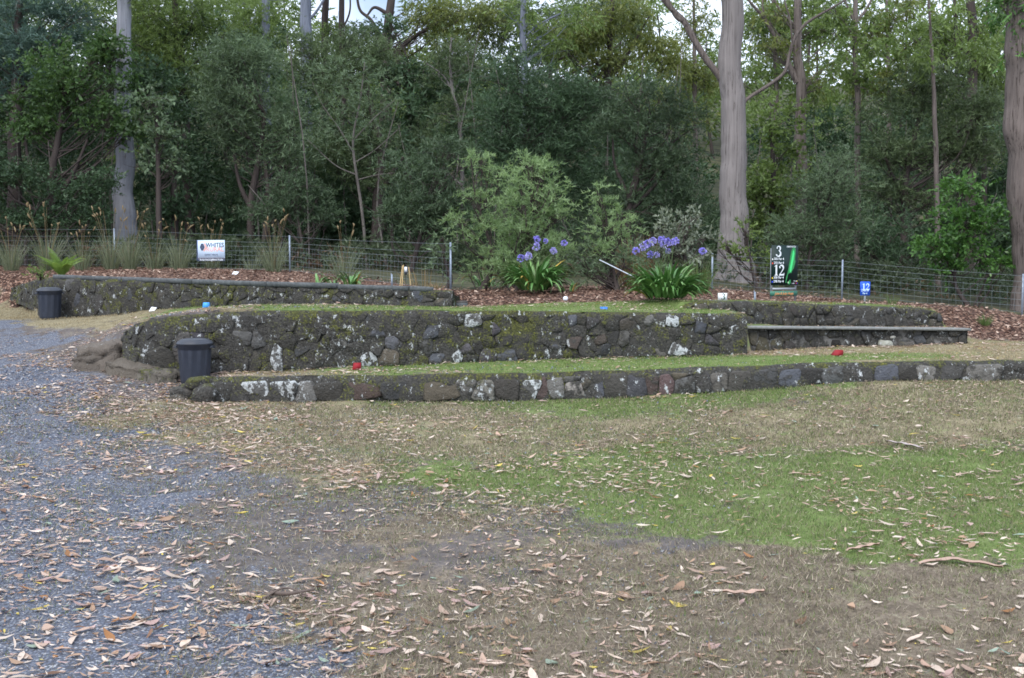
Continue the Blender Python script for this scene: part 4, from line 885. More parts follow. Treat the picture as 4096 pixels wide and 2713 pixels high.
make_tree('gum_tree', 'thin dark trunk second in the bright sky gap', TR, 42, [(1330, 130, 70, 60), (1310, -160, 160, 90)], 'gum', 'gumleaf', 1.0, [(1300, 1000, 34), (1298, 300, 30), (1302, 0, 26), (1310, -300, 14)], 'dark', seed=14)
make_tree('gum_tree', 'thin dark trunk third in the bright sky gap', TR, 41, [(1400, 170, 80, 60), (1380, -170, 160, 90)], 'olive', 'gumleaf', 1.0, [(1375, 1000, 30), (1370, 300, 26), (1365, 0, 22), (1372, -300, 12)], 'dark', [[(1369, 120, 9), (1400, 40, 7), (1395, -80, 5)]], seed=15)
make_tree('gum_tree', 'leaning forked dark trunk at the right of the bright sky gap', TR, 40, [(1690, 90, 110, 70), (1780, 150, 120, 80), (1900, 60, 150, 80), (1600, 210, 70, 50), (1740, 20, 120, 60)], 'yellow', 'gumleaf', 1.5, [(1540, 1000, 50), (1542, 400, 44), (1545, 180, 38), (1560, 20, 32), (1600, -250, 14)], 'dark',
          [[(1545, 220, 22), (1490, 90, 14), (1440, 40, 11), (1425, -40, 9)], [(1556, 60, 18), (1500, 30, 12), (1470, 60, 8)], [(1545, 260, 24), (1640, 160, 18), (1760, 90, 12), (1850, 40, 7)]], seed=16)
make_tree('blackwood_tree', 'dark round crowned tree hanging under the sky gap', TR, 35, [(1540, 300, 80, 50), (1620, 330, 120, 80), (1700, 400, 130, 90), (1650, 500, 110, 80), (1790, 330, 110, 90), (1470, 130, 60, 30), (1560, 110, 50, 30)], 'dark', 'broad', 2.0, [(1640, 1000, 40), (1640, 600, 32), (1640, 300, 14)], 'dark', seed=17)
make_tree('gum_tree', 'pale slender dead looking trunk behind the feathery bush', TR, 33, [(1790, 300, 130, 100), (1850, 430, 120, 100), (1700, 560, 110, 90), (1880, 230, 120, 100)], 'olive', 'fine', 1.3, [(1860, 1000, 18), (1840, 520, 17), (1812, 380, 14), (1800, 250, 10), (1806, 150, 6)], 'gum', [[(1808, 360, 8), (1770, 300, 6), (1700, 250, 3)]], seed=18)
make_tree('understorey_shrub', 'large dark blue green bush behind the fence left of the feathery shrub', SH, 24.5, [(1700, 700, 160, 100), (1790, 620, 110, 80), (1640, 830, 130, 90), (1800, 830, 120, 100), (1720, 900, 150, 60), (1560, 900, 80, 50)], 'blue', 'fine', 2.3, seed=19)
make_tree('tea_tree', 'big rounded olive tea tree behind the left blue flowered clump', TR, 26.5, [(2080, 310, 170, 90), (2180, 430, 190, 120), (2000, 470, 140, 110), (2120, 620, 190, 110), (2310, 390, 120, 110), (2290, 620, 130, 120), (2050, 780, 130, 90), (2230, 780, 140, 100), (1960, 620, 100, 90), (2380, 740, 110, 110)], 'dark', 'fine', 2.3,
          [(2100, 1010, 40), (2100, 700, 34), (2120, 400, 16)], 'dark', [[(2100, 720, 18), (2200, 560, 12), (2280, 420, 7)], [(2100, 680, 16), (2040, 560, 10), (2010, 440, 6)]], seed=20)
make_tree('gum_tree', 'slender grey trunk rising through the olive tea tree', TR, 34, [(2110, 90, 70, 50), (2260, 70, 130, 60), (2180, 180, 120, 50), (2050, 30, 90, 50)], 'gum', 'gumleaf', 1.4, [(2092, 1000, 32), (2094, 500, 30), (2093, 200, 26), (2090, 0, 22), (2088, -260, 12)], 'greygum', [[(2094, 150, 10), (2170, 90, 7), (2280, 40, 4)]], seed=21)
make_tree('blackwood_tree', 'large dark green spreading tree left of the big pale trunk', TR, 26, [(2560, 370, 150, 80), (2660, 480, 140, 90), (2480, 520, 140, 110), (2700, 620, 120, 100), (2580, 680, 150, 110), (2720, 760, 100, 90), (2440, 860, 130, 90), (2620, 860, 150, 80), (2780, 870, 90, 90)], 'blue', 'fine', 2.2,
          [(2500, 1010, 44), (2510, 850, 36), (2560, 650, 26), (2600, 450, 12)], 'dark', [[(2515, 850, 20), (2620, 740, 14), (2690, 620, 8)], [(2520, 800, 18), (2460, 660, 12), (2450, 540, 6)], [(2560, 700, 14), (2680, 580, 9), (2760, 520, 5)]], seed=22)
make_tree('gum_tree', 'yellow green gum crown high in the centre of the treeline', TR, 37, [(2260, 150, 150, 70), (2400, 110, 150, 90), (2530, 60, 140, 80), (2570, 190, 120, 80), (2430, 240, 130, 80), (2660, 250, 80, 80)], 'yellow', 'gumleaf', 1.9, [(2420, 1000, 34), (2430, 400, 28), (2450, 0, 16)], 'dark', [[(2430, 330, 16), (2520, 200, 10), (2600, 60, 6)], [(2430, 300, 14), (2340, 200, 9), (2270, 90, 5)]], seed=23)
make_tree('gum_tree', 'far yellow leaved gum left of the big pale trunk against the sky', TR, 46, [(2790, 100, 70, 110), (2740, 270, 70, 90), (2820, 330, 70, 90), (2770, 450, 80, 80), (2690, 380, 60, 70)], 'yellow', 'gumleaf', 1.5, [(2785, 1000, 26), (2780, 400, 20), (2775, 0, 10)], 'brown', [[(2782, 480, 12), (2740, 340, 8), (2730, 200, 4)]], seed=24)
# ---- right side
make_tree('big_gum_tree', 'thick pale grey gum trunk with shaggy base right of the flowers', TR, 23.5, [(2700, -260, 330, 180), (3250, -300, 330, 180)], 'gum', 'gumleaf', 1.0, None or [(2932, 1135, 205), (2934, 1090, 150), (2936, 1000, 122), (2935, 850, 108), (2930, 650, 100), (2926, 480, 96), (2922, 300, 92), (2918, 100, 86), (2912, -120, 80), (2900, -500, 55)], 'gum',
          [[(2900, 345, 30), (2872, 298, 27), (2820, 230, 26), (2765, 140, 26), (2735, 85, 24), (2690, 40, 22), (2640, -20, 20), (2570, -120, 16)], [(2735, 85, 22), (2700, 60, 18), (2660, -30, 14)],
           [(2930, 485, 22), (2950, 452, 17), (2985, 400, 15), (3045, 360, 14), (3105, 320, 14), (3142, 282, 13), (3160, 210, 12), (3180, 150, 13), (3230, 90, 11), (3330, 30, 8), (3420, -20, 6)], [(3170, 170, 9), (3160, 80, 8), (3140, 10, 6), (3130, -60, 5)]], seed=25, branches=False, limb_bk='brown')
make_tree('gum_tree', 'brown forked gum trunk right of the big pale trunk', TR, 29, [(3080, 60, 90, 60), (3270, 330, 60, 60), (3100, 200, 70, 60), (3330, 260, 80, 60)], 'yellow', 'gumleaf', .9, [(3205, 1010, 48), (3202, 560, 44), (3198, 330, 40), (3192, 200, 34), (3190, 0, 30), (3192, -300, 20)], 'brown',
          [[(3190, 330, 30), (3160, 270, 22), (3130, 200, 18), (3060, 80, 14), (3010, 20, 11), (2960, -40, 8)], [(3060, 80, 8), (3050, 20, 7), (3058, -60, 5)], [(3195, 120, 12), (3120, 40, 9), (3080, -40, 7)]], seed=26)
make_tree('gum_tree', 'thin brown trunk in the middle of the right hand trees', TR, 27, [(3370, 150, 90, 60), (3500, 200, 90, 70), (3340, 60, 80, 60), (3420, 330, 80, 60)], 'gum', 'broad', 1.3, [(3432, 1000, 26), (3430, 600, 24), (3426, 300, 22), (3420, 100, 20), (3428, -200, 12)], 'brown', [[(3422, 100, 12), (3400, 50, 9), (3360, -40, 6)], [(3424, 90, 13), (3470, 30, 10), (3500, -40, 7)]], seed=27)
make_tree('gum_tree', 'dark trunk high at the right with a thin pale one beside it', TR, 32, [(3720, 120, 110, 70), (3830, 60, 120, 70), (3960, 120, 90, 70), (3770, 230, 110, 60), (3940, 250, 80, 60)], 'gum', 'gumleaf', 1.5, [(3880, 1000, 44), (3886, 400, 40), (3888, 160, 36), (3884, 0, 32), (3876, -250, 18)], 'dark', [[(3830, 300, 16), (3822, 100, 15), (3815, -100, 12)], [(3888, 170, 16), (3930, 110, 11), (3970, 40, 7)]], seed=28)
make_tree('wattle_tree', 'mid green leafy tree just right of the big pale trunk', TR, 27.5, [(3050, 470, 100, 90), (3110, 610, 120, 100), (3020, 760, 90, 110), (3170, 500, 90, 80), (3060, 900, 90, 80), (3140, 760, 90, 90)], 'gum', 'broad', 1.7, [(3090, 1050, 26), (3090, 700, 20), (3080, 450, 10)], 'dark', seed=29)
make_tree('feathery_shrub', 'soft grey green feathery shrub behind the hole sign', SH, 23.0, [(3330, 660, 100, 60), (3270, 770, 120, 70), (3380, 740, 100, 70), (3260, 890, 140, 80), (3390, 880, 120, 80), (3300, 990, 150, 60), (3160, 960, 70, 70)], 'grey', 'fine', 1.9, seed=30, scale=.8)
make_tree('tea_tree', 'broad dark olive tree filling the right behind the fence', TR, 26.5, [(3700, 340, 150, 80), (3620, 450, 150, 100), (3800, 480, 150, 100), (3550, 620, 130, 90), (3720, 640, 150, 100), (3880, 620, 110, 110), (3560, 780, 120, 80), (3700, 800, 130, 90), (3480, 500, 80, 90), (3930, 460, 90, 90)], 'olive', 'fine', 2.2,
          [(3620, 1050, 36), (3620, 750, 30), (3680, 450, 14)], 'dark', [[(3620, 800, 18), (3560, 680, 12), (3520, 560, 7)]], seed=31)
make_tree('understorey_shrub', 'dark low bush between the feathery and the glossy shrub', SH, 24.5, [(3560, 930, 110, 70), (3500, 1000, 80, 50), (3640, 1020, 80, 50), (3440, 930, 60, 60)], 'dark', 'fine', 1.8, seed=32)
make_tree('glossy_shrub', 'bright glossy broad leaved shrub beside the brown trunk at right', SH, 21.3, [(3880, 770, 90, 60), (3810, 870, 110, 70), (3940, 880, 110, 80), (3740, 980, 90, 60), (3880, 1000, 140, 80), (3990, 1060, 80, 60), (3790, 1070, 80, 50)], 'bright', 'broad', 1.9, seed=33, scale=.85)
make_tree('gum_tree', 'drooping broad gum leaves at the top right', TR, 25.5, [(3640, 110, 100, 60), (3780, 90, 100, 60), (3560, 40, 90, 60), (3900, 190, 100, 60), (3520, 200, 70, 60), (3380, 230, 80, 60), (3690, 230, 90, 50)], 'gum', 'gumleaf', 1.3, [(3760, 1050, 22), (3740, 500, 18), (3720, 100, 10), (3700, -200, 6)], 'brown', seed=34, branches=False)
make_tree('big_gum_tree', 'thick brown furrowed trunk at the right edge', TR, 20.8, [(4090, 70, 90, 90), (4110, 200, 70, 50), (4040, 10, 70, 60), (4250, 150, 120, 120)], 'bright', 'gumleaf', 1.6, [(4152, 1260, 165), (4133, 1110, 136), (4110, 890, 130), (4092, 600, 126), (4082, 300, 122), (4082, 100, 116), (4090, -150, 104), (4110, -420, 80)], 'brown', seed=35, scale=.9)
make_tree('wattle_tree', 'leafy tree outside the view at the far right', TR, 24, [(4350, 500, 220, 200), (4450, 800, 220, 180), (4300, 900, 150, 140), (4500, 250, 220, 160)], 'dark', 'broad', 1.4, seed=36)
make_tree('wattle_tree', 'leafy tree outside the view at the far left', TR, 28, [(-330, 500, 220, 200), (-400, 800, 220, 150), (-260, 850, 150, 120), (-420, 150, 260, 200)], 'dark', 'broad', 1.2, seed=37)
make_tree('gum_tree', 'yellow green gum crowns hanging between the big pale trunk and the forked brown one', TR, 37, [(3060, 100, 120, 110), (3130, 280, 100, 100), (3260, 120, 100, 110), (3010, 330, 80, 90), (3250, 400, 90, 80), (3350, 60, 90, 90), (3180, 40, 110, 80)], 'gum', 'gumleaf', 1.7, [(3110, 1000, 24), (3105, 400, 20), (3090, 0, 10)], 'brown', seed=51)
make_tree('gum_tree', 'airy gum crown right of the thin brown trunk', TR, 35, [(3540, 120, 110, 110), (3600, 300, 110, 90), (3470, 330, 90, 80), (3650, 200, 80, 80), (3620, 60, 100, 80)], 'yellow', 'gumleaf', 1.6, [(3560, 1000, 22), (3555, 400, 18), (3545, 0, 9)], 'brown', seed=52)
make_tree('gum_tree', 'grey green gum crown at the upper right beside the edge trunk', TR, 34, [(3800, 320, 120, 80), (3960, 330, 90, 90), (4010, 180, 80, 90), (3870, 430, 100, 60), (3900, 60, 110, 80), (3760, 160, 90, 80)], 'gum', 'gumleaf', 1.8, [(3940, 1000, 22), (3940, 400, 18), (3950, 0, 9)], 'dark', seed=53)
make_tree('gum_tree', 'soft grey green crowns along the top of the treeline left of the centre', TR, 41, [(1950, 130, 130, 90), (2150, 220, 130, 80), (2350, 190, 120, 80), (2560, 120, 110, 90), (1860, 260, 110, 80), (2050, 60, 120, 80), (2260, 70, 110, 80), (2450, 60, 110, 80)], 'olive', 'gumleaf', 1.8, [(2200, 1000, 26), (2200, 400, 22), (2190, 100, 10)], 'dark', seed=54)
# ---- garden shrubs in front of and along the fence
make_tree('feathery_shrub', 'big pale feathery shrub behind the left blue flowered clump', SH, 17.6, [(2120, 665, 22, 40), (2165, 690, 25, 45), (2090, 730, 60, 50), (2190, 770, 55, 55), (2060, 820, 75, 55), (2140, 840, 90, 60), (2225, 850, 35, 45), (2030, 910, 80, 60), (2130, 930, 115, 65), (2080, 1010, 120, 60), (2190, 1000, 75, 70), (2000, 1080, 90, 40), (2120, 1080, 110, 40)], 'light', 'feather', 2.5, seed=41, sub=8, subr=.38)
make_tree('feathery_shrub', 'left darker feathery shrub reaching out over the fence wire', SH, 18.3, [(1915, 640, 45, 16), (1960, 690, 55, 22), (2005, 750, 45, 25), (1900, 780, 50, 18), (1960, 810, 60, 30), (1835, 885, 50, 14), (1900, 875, 60, 25), (1960, 900, 50, 40), (1890, 970, 55, 35), (1945, 1020, 55, 60), (1890, 1070, 55, 45)], 'light', 'feather', 2.0, seed=42, sub=6, subr=.38)
make_tree('feathery_shrub', 'smaller spire shaped feathery shrub right of the big pale one', SH, 17.4, [(2395, 775, 16, 35), (2410, 835, 32, 40), (2435, 900, 52, 40), (2400, 930, 50, 45), (2425, 990, 62, 45), (2475, 870, 14, 40), (2490, 940, 18, 35), (2380, 1010, 50, 40)], 'light', 'feather', 2.2, seed=43, sub=7, subr=.36)
make_tree('grey_bush', 'silver grey bush of upright twigs behind the right flowered clump', SH, 18.0, [(2660, 910, 35, 35), (2750, 890, 50, 50), (2700, 970, 90, 45), (2790, 970, 50, 45), (2650, 1010, 80, 50), (2760, 1040, 90, 45)], 'silver', 'small', 1.5, seed=44, sub=9)
make_tree('low_shrub', 'low grey green shrub between the two blue flowered clumps', SH, 17.2, [(2380, 1010, 50, 40), (2480, 1040, 90, 50), (2380, 1090, 70, 40), (2540, 1050, 60, 50), (2600, 1090, 70, 45), (2340, 1060, 50, 50)], 'grey', 'feather', 1.1, seed=45, sub=8)
make_tree('low_shrub', 'low leafy growth at the foot of the big pale trunk', SH, 21.5, [(2985, 930, 22, 50), (2960, 1010, 30, 40), (2900, 1000, 30, 40), (3010, 1020, 40, 40), (3100, 1060, 50, 40)], 'gum', 'small', 1.1, seed=46, sub=7)
make_tree('climbing_shrub', 'small upright grey green bush at the third fence post', SH, 17.9, [(1770, 1010, 28, 45), (1770, 1080, 26, 45), (1790, 1050, 22, 20), (1765, 960, 16, 28)], 'grey', 'small', 1.4, seed=47, sub=7)
make_tree('low_shrub', 'small round green bush on the mulch at the far left wall end', SH, 18.3, [(158, 1104, 32, 16), (150, 1098, 24, 14)], 'gum', 'small', 1.8, seed=48, sub=7, scale=.6)

# ---- wood far behind, one mass
R = np.random.default_rng(77); C, Rd, trunks = [], [], MB()
prof = lambda px: np.interp(px, [-900, 600, 1100, 1180, 1700, 1800, 2200, 2600, 2680, 2900, 3050, 3300, 3700, 4100, 5200], [-300, -300, -200, 240, 230, 0, -100, -60, 200, 160, -60, -100, -150, -150, -150])
for i in range(210):
    d = R.uniform(44, 74); px = R.uniform(-1100, 5200); tp = prof(px) + R.uniform(-90, 160); q = P(px, tp, d); b = gz(q[0], d)
    if i % 3 == 0: trunks.tube(smooth_path([(q[0] + R.normal(0, .3), d, b - .3), (q[0] + R.normal(0, .2), d, (b + q[2]) / 2), q], 8), np.linspace(.11, .03, 8), 5)
    for k in range(9):
        zz = b + (q[2] - b) * R.uniform(.12, 1.0); C.append((q[0] + R.normal(0, 1.2), d + R.normal(0, 1.), zz)); Rd.append(np.array((1, 1, .75)) * R.uniform(.6, 1.3))
V, Fq, ti = leaf_cloud(R, C, Rd, 210000, 8, .34, .12, .8, .2, .3, .4, False)
fw_ = add('distant_forest', V, [Fq], FO['gum'], None, attrs={'tint': ti}); tag(fw_, 'far off wood of gum trees behind the nearer trees', kind='stuff')
tag(add('distant_trunks', *trunks.get(), BK['dark'], None, smooth=True), 'thin trunks of the far off wood', kind='stuff')
# thicket of the same kinds in the second row, too dense to tell apart
C, Rd = [], []
pr2 = lambda px: np.interp(px, [-900, 0, 700, 1150, 1230, 1750, 1850, 2300, 2620, 2700, 2900, 3000, 3300, 3700, 4100, 5000], [-150, -80, 0, 150, 380, 380, 260, 300, 400, 560, 560, 470, 480, 420, 420, 200])
for i in range(900):
    d = R.uniform(31.5, 42); px = R.uniform(-700, 4800); t0 = pr2(px); py = t0 + (1010 - t0) * R.random() ** .8 + 40; q = P(px, py, d)
    if fbm(px / 260., py / 230.) < .36: continue
    C.append(q); Rd.append(np.array((1.15, 1., .85)) * R.uniform(.5, 1.1))
V, Fq, ti = leaf_cloud(R, C, Rd, 280000, 12, .26, .075, .7, .35, .3, .2, False)
tag(add('understorey_thicket', V, [Fq], FO['dark'], None, attrs={'tint': ti}), 'dense dim thicket filling the gaps between the nearer trees', kind='stuff')
m = MB()
for i in range(150):
    d = R.uniform(27, 42); px = R.uniform(-300, 4300); b = P(px, 1080, d); z0 = gz(b[0], d) - .2; h = R.uniform(2, 7)
    m.tube(smooth_path([(b[0], d, z0), (b[0] + R.normal(0, .12), d, z0 + h / 2), (b[0] + R.normal(0, .35), d, z0 + h)], 6), np.linspace(R.uniform(.015, .04), .01, 6), 5)
tag(add('saplings', *m.get(), BK['twig'], None, smooth=True), 'thin bare sapling stems standing in the dim understorey', kind='stuff')
# bracken and low growth behind the fence
C, Rd = [], []
for i in range(420):
    px = R.uniform(-350, 4400); d = R.uniform(22.5, 31) if px > 1850 else R.uniform(25.5, 31); b = P(px, 1080, d)
    if d < fence_y(b[0]) + .5: continue
    C.append((b[0], d, gz(b[0], d) + R.uniform(.1, .55))); Rd.append(np.array((.7, .6, .22)) * R.uniform(.6, 1.2))
V, Fq, ti = leaf_cloud(R, C, Rd, 60000, 16, .17, .05, .6, .1, .6, .1, False)
tag(add('bracken', V, [Fq], foliage('bracken_leaf', (.03, .045, .028), (.10, .135, .075), .25), None, attrs={'tint': ti}), 'dull green bracken growing along the back of the fence', kind='stuff')
C = [(c[0] + R.normal(0, .5), c[1], c[2] - .15) for c in C[::4]]
V, Fq, ti = leaf_cloud(R, C, [np.array((.5, .4, .2))] * len(C), 9000, 14, .17, .05, .6, .0, .9, .5, False)
tag(add('dead_bracken', V, [Fq], foliage('dead_bracken_leaf', (.07, .04, .025), (.20, .125, .08), .2), None, attrs={'tint': ti}), 'rusty dead bracken among the green behind the fence', kind='stuff')

# ------------------------------------------------------------------ strap leaved plants, ferns, tussocks
AG = [simple('strap_leaf', (.085, .20, .05), .4, var=.35, scale=6, spec=.4), simple('pale_strap_leaf', (.15, .28, .085), .4, var=.3, scale=6, spec=.4)]
STEM = simple('flower_stem', (.09, .14, .05), .6); YEL = simple('yellowed_leaf', (.42, .30, .06), .6); RUSTL = simple('rusty_leaf', (.36, .16, .06), .7)
FLO = [simple('lilac_petal', lin((166, 158, 236)), .6, var=.12, scale=40), simple('pale_lilac_petal', lin((190, 184, 240)), .6, var=.12, scale=40)]
def strap(R, L, w, lift, bend, az, b, n=7):
    t = np.linspace(0, 1, n); th = lift - bend * t ** 1.25
    dr = np.cumsum(np.cos(th)) * L / n; dz = np.cumsum(np.sin(th)) * L / n
    wd = w * np.minimum(1, t * 6 + .45) * (1 - t ** 5) + .002
    c = np.stack([b[0] + dr * math.cos(az), b[1] + dr * math.sin(az), b[2] + dz], -1); s = np.array((-math.sin(az), math.cos(az), 0))
    up = np.column_stack([-np.sin(th) * math.cos(az), -np.sin(th) * math.sin(az), np.cos(th)]) * wd[:, None] * .28
    V = np.concatenate([c + s * wd[:, None] / 2 + up, c, c - s * wd[:, None] / 2 + up]); i = np.arange(n - 1)
    return V, np.concatenate([np.stack([i, i + 1, i + 1 + n, i + n], -1), np.stack([i + n, i + n + 1, i + 1 + 2 * n, i + 2 * n], -1)])
def strap_plant(name, label, px, py, n, L, w, seed, rad=.16, flowers=(), cat='plant', dep=None, extra=()):
    R = np.random.default_rng(seed); b = on(px, py) if dep is None else np.array((X(px, dep), dep, gz(X(px, dep), dep))); root = thing(name, label, cat, b)
    for i in range(n):
        az = R.uniform(0, 2 * np.pi); r = rad * R.random() ** .5; q = b + (r * math.cos(az), r * math.sin(az), -.02)
        V, Fq = strap(R, L * R.uniform(.6, 1.12), w * R.uniform(.75, 1.2), R.uniform(.9, 1.55), R.uniform(.6, 2.1), az + R.normal(0, .35), q)
        add('leaf', V, [Fq], (YEL if R.random() < .015 else AG[int(R.random() < .35)]), root, smooth=True)
    for i, (fx, fy, fr) in enumerate(flowers):
        d = b[1] + R.uniform(-.25, .25); c = P(fx, fy, d); fr = fr / F * d; s = b + (R.normal(0, .08), R.normal(0, .08), 0)
        stm = add('flower_stem', *tube(smooth_path([s, s * .45 + c * .55 + ((s[0] - c[0]) * .15, 0, .05), c], 9), np.linspace(.007, .004, 9), 5), STEM, root)
        m = MB(); k = 36
        for j in range(k):                      # florets: little six petalled trumpets on thin stalks
            u = unit(R.normal(size=3) + (0, -.1, .25)); e = c + u * fr * R.uniform(.72, 1.0); a = unit(np.cross(u, R.normal(size=3))); bb = np.cross(u, a); rr = fr * R.uniform(.2, .29)
            m.V.append(np.concatenate([[c + u * fr * .45]] + [[e + (a * math.cos(t) + bb * math.sin(t)) * rr * (1 if q % 2 == 0 else .55) + u * rr * .2] for q, t in enumerate(np.linspace(0, 2 * np.pi, 10, endpoint=False))]))
            m.F.append(np.array([(0, 1 + q, 1 + (q + 1) % 10) for q in range(10)]) + m.n); m.n += 11
        fo = add('flower_head', *m.get(), FLO[i % 2], stm)
    for kind in extra:
        V, Fq = strap(R, L * .8, w * 1.8, .9, 1.6, 3.4 + R.normal(0, .2), b + (-.2, -.05, .1)); add('dead_leaf', V, [Fq], kind, root)
    return root
strap_plant('agapanthus', 'left agapanthus clump with seven lilac flower heads on tall stems', 2140, 1172, 220, .70, .044, 61, .2, [(2084, 1035, 17), (2113, 1026, 18), (2146, 960, 17), (2145, 989, 17), (2182, 965, 11), (2214, 1004, 15), (2257, 973, 14)])
strap_plant('agapanthus', 'right agapanthus clump with a crowd of lilac flower heads above it', 2665, 1204, 260, .68, .046, 62, .25, [(2543, 1005, 17), (2575, 985, 20), (2590, 975, 17), (2612, 966, 18), (2600, 1018, 16), (2628, 1020, 13), (2648, 963, 19), (2657, 975, 22), (2672, 968, 17), (2672, 1006, 13), (2700, 966, 17), (2695, 972, 14), (2812, 1005, 17)])
strap_plant('strap_leaf_plant', 'small yellowing strap leaved plant left of the left agapanthus', 2055, 1150, 34, .5, .034, 63, .13, extra=[RUSTL])
strap_plant('strap_leaf_plant', 'low bright strap leaved plant right of the third fence post', 1945, 1152, 34, .42, .03, 64, .2, extra=[YEL])
strap_plant('iris_plant', 'upright pair of iris fans on the mulch left of the staked seedling', 1272, 1124, 10, .42, .03, 65, .06, dep=16.0)
strap_plant('iris_plant', 'arching iris clump on the mulch nearest the staked seedling', 1400, 1130, 22, .44, .032, 66, .1, dep=15.8)
strap_plant('iris_plant', 'small iris clump between the two larger ones', 1330, 1127, 10, .34, .026, 67, .1, dep=15.9)
strap_plant('strap_leaf_plant', 'small low strap leaved plant right of the left agapanthus', 2275, 1170, 14, .3, .028, 68, .1)
def blades(name, R, b, n, L, w, rad, lift, bend, m, root, seeds=None):
    t = np.linspace(0, 1, 5); az = R.uniform(0, 2 * np.pi, n); r = rad * R.random(n) ** .5; l0 = R.uniform(*lift, n); bd = R.uniform(*bend, n); Ls = L * R.uniform(.55, 1.15, n)
    th = l0[:, None] - bd[:, None] * t ** 1.3
    dr = np.cumsum(np.cos(th), 1) * Ls[:, None] / 5 + r[:, None]; dz = np.cumsum(np.sin(th), 1) * Ls[:, None] / 5; dr[:, 0] = r; dz[:, 0] = -.02
    c = np.stack([b[0] + dr * np.cos(az)[:, None], b[1] + dr * np.sin(az)[:, None], b[2] + dz], -1)
    ph = az + R.normal(0, .8, n); s = np.stack([-np.sin(ph), np.cos(ph), 0 * ph], -1)[:, None] * (w * (1 - t ** 2) + .001)[None, :, None] / 2
    V = np.stack([c + s, c - s], 2).reshape(-1, 3); i = np.arange(n)[:, None] * 10 + np.arange(4)[None] * 2
    Fq = np.stack([i, i + 1, i + 3, i + 2], -1).reshape(-1, 4)
    o = add(name, V, [Fq], m, root, attrs={'tint': np.repeat(np.clip(R.normal(.5, .25, n), 0, 1), 10)}); o['kind'] = 'stuff'; return c[:, -1]
TUS = foliage('tussock_blade', (.075, .10, .065), (.30, .33, .22), .3); STR = foliage('straw_blade', (.16, .115, .06), (.38, .29, .16), .25); RSTB = foliage('rust_reed_blade', (.13, .065, .035), (.30, .17, .09), .2); GRB = foliage('green_blade', (.05, .09, .03), (.15, .22, .07), .3)
def tussock(label, px, d, L, n, seed, heads=0, m=TUS, name='tussock_grass', rad=.16, lift=(1.0, 1.55), bend=(.1, .8), w=.009, group=None):
    R = np.random.default_rng(seed); b = np.array((X(px, d), d, gz(X(px, d), d))); root = thing(name, label, 'grass', b, group)
    blades('blades', R, b, n, L, w, rad, lift, bend, m, root)
    if heads:
        mb = MB(); ms = MB()
        for k in range(heads):
            az = R.uniform(0, 6.28); h = L * R.uniform(1.0, 1.5); e = b + (math.cos(az) * h * .28, math.sin(az) * h * .2, h); p = smooth_path([b, b * .5 + e * .5 + (0, 0, .06), e], 7); ms.tube(p, .0035, 3)
            e = e + R.normal(0, .03, 3); hd = e + unit(e - p[-2] + R.normal(0, .02, 3)) * R.uniform(.06, .17); mb.tube(smooth_path([e, (e + hd) / 2, hd + (R.normal(0, .02), 0, -.01)], 5), np.array((.006, .016, .02, .014, .003)), 5)
        o = add('stems', *ms.get(), STR, root, attrs={'tint': np.full(ms.n, .5)}); o['kind'] = 'stuff'; o = add('seed_heads', *mb.get(), STR, root, attrs={'tint': np.full(mb.n, .62)}); o['kind'] = 'stuff'
    return root
GT = 'tussocks along the left fence'
for i, (px, d, L, n, hd, lab) in enumerate([(45, 24.2, .85, 150, 9, 'tussock grass at the left edge by the fence'), (190, 24.0, 1.0, 190, 12, 'tall seeding tussock behind the green fern'), (330, 24.2, .75, 120, 8, 'tussock between the fern and the first fence post'), (445, 24.3, 1.0, 150, 11, 'tall seeding tussock just left of the first fence post'),
        (520, 23.9, .95, 150, 8, 'tussock in front of the grey gum trunk'), (620, 23.8, .7, 120, 6, 'tussock midway between the gum trunk and the white sign'), (715, 23.6, .8, 150, 7, 'tussock just left of the white sign'), (850, 24.2, .8, 100, 9, 'seeding tussock behind the white sign'), (1095, 22.2, .85, 150, 9, 'seeding tussock left of the second fence post'), (1375, 20.5, .72, 120, 4, 'thin tussock above the iris plants'), (1010, 23, .4, 60, 0, 'short tuft between the white sign and the second fence post')]):
    tussock(lab, px, d, L, n, 80 + i, hd, group=GT)
tussock('clump of dry straw stems left of the tan tussock', 1700, 18.0, .5, 22, 95, 0, STR, 'dry_stems', .3, (.9, 1.5), (.0, .5), .012)
tussock('round tan tussock beside the third fence post', 1742, 17.2, .2, 200, 96, 0, STR, 'tan_tussock', .07, (.2, 1.5), (.1, .6), .006)
tussock('tall rusty red reeds behind the right agapanthus', 2545, 18.2, .95, 160, 97, 0, RSTB, 'rust_reeds', .3, (1.1, 1.6), (.0, .3), .012)
tussock('green rushes between the right agapanthus and the fence post', 2795, 17.0, .62, 130, 98, 0, GRB, 'rush_clump', .12, (1.1, 1.55), (.1, .6), .009)
tussock('small green tuft on the mulch near the right fence post', 3950, 16.4, .2, 70, 99, 0, GRB, 'grass_tuft', .06, (.6, 1.5), (.2, .8), .007)
tussock('thin green tuft between the small blue sign and the right slope', 3570, 15.6, .24, 45, 100, 0, GRB, 'grass_tuft', .05, (1., 1.5), (.1, .5), .006)
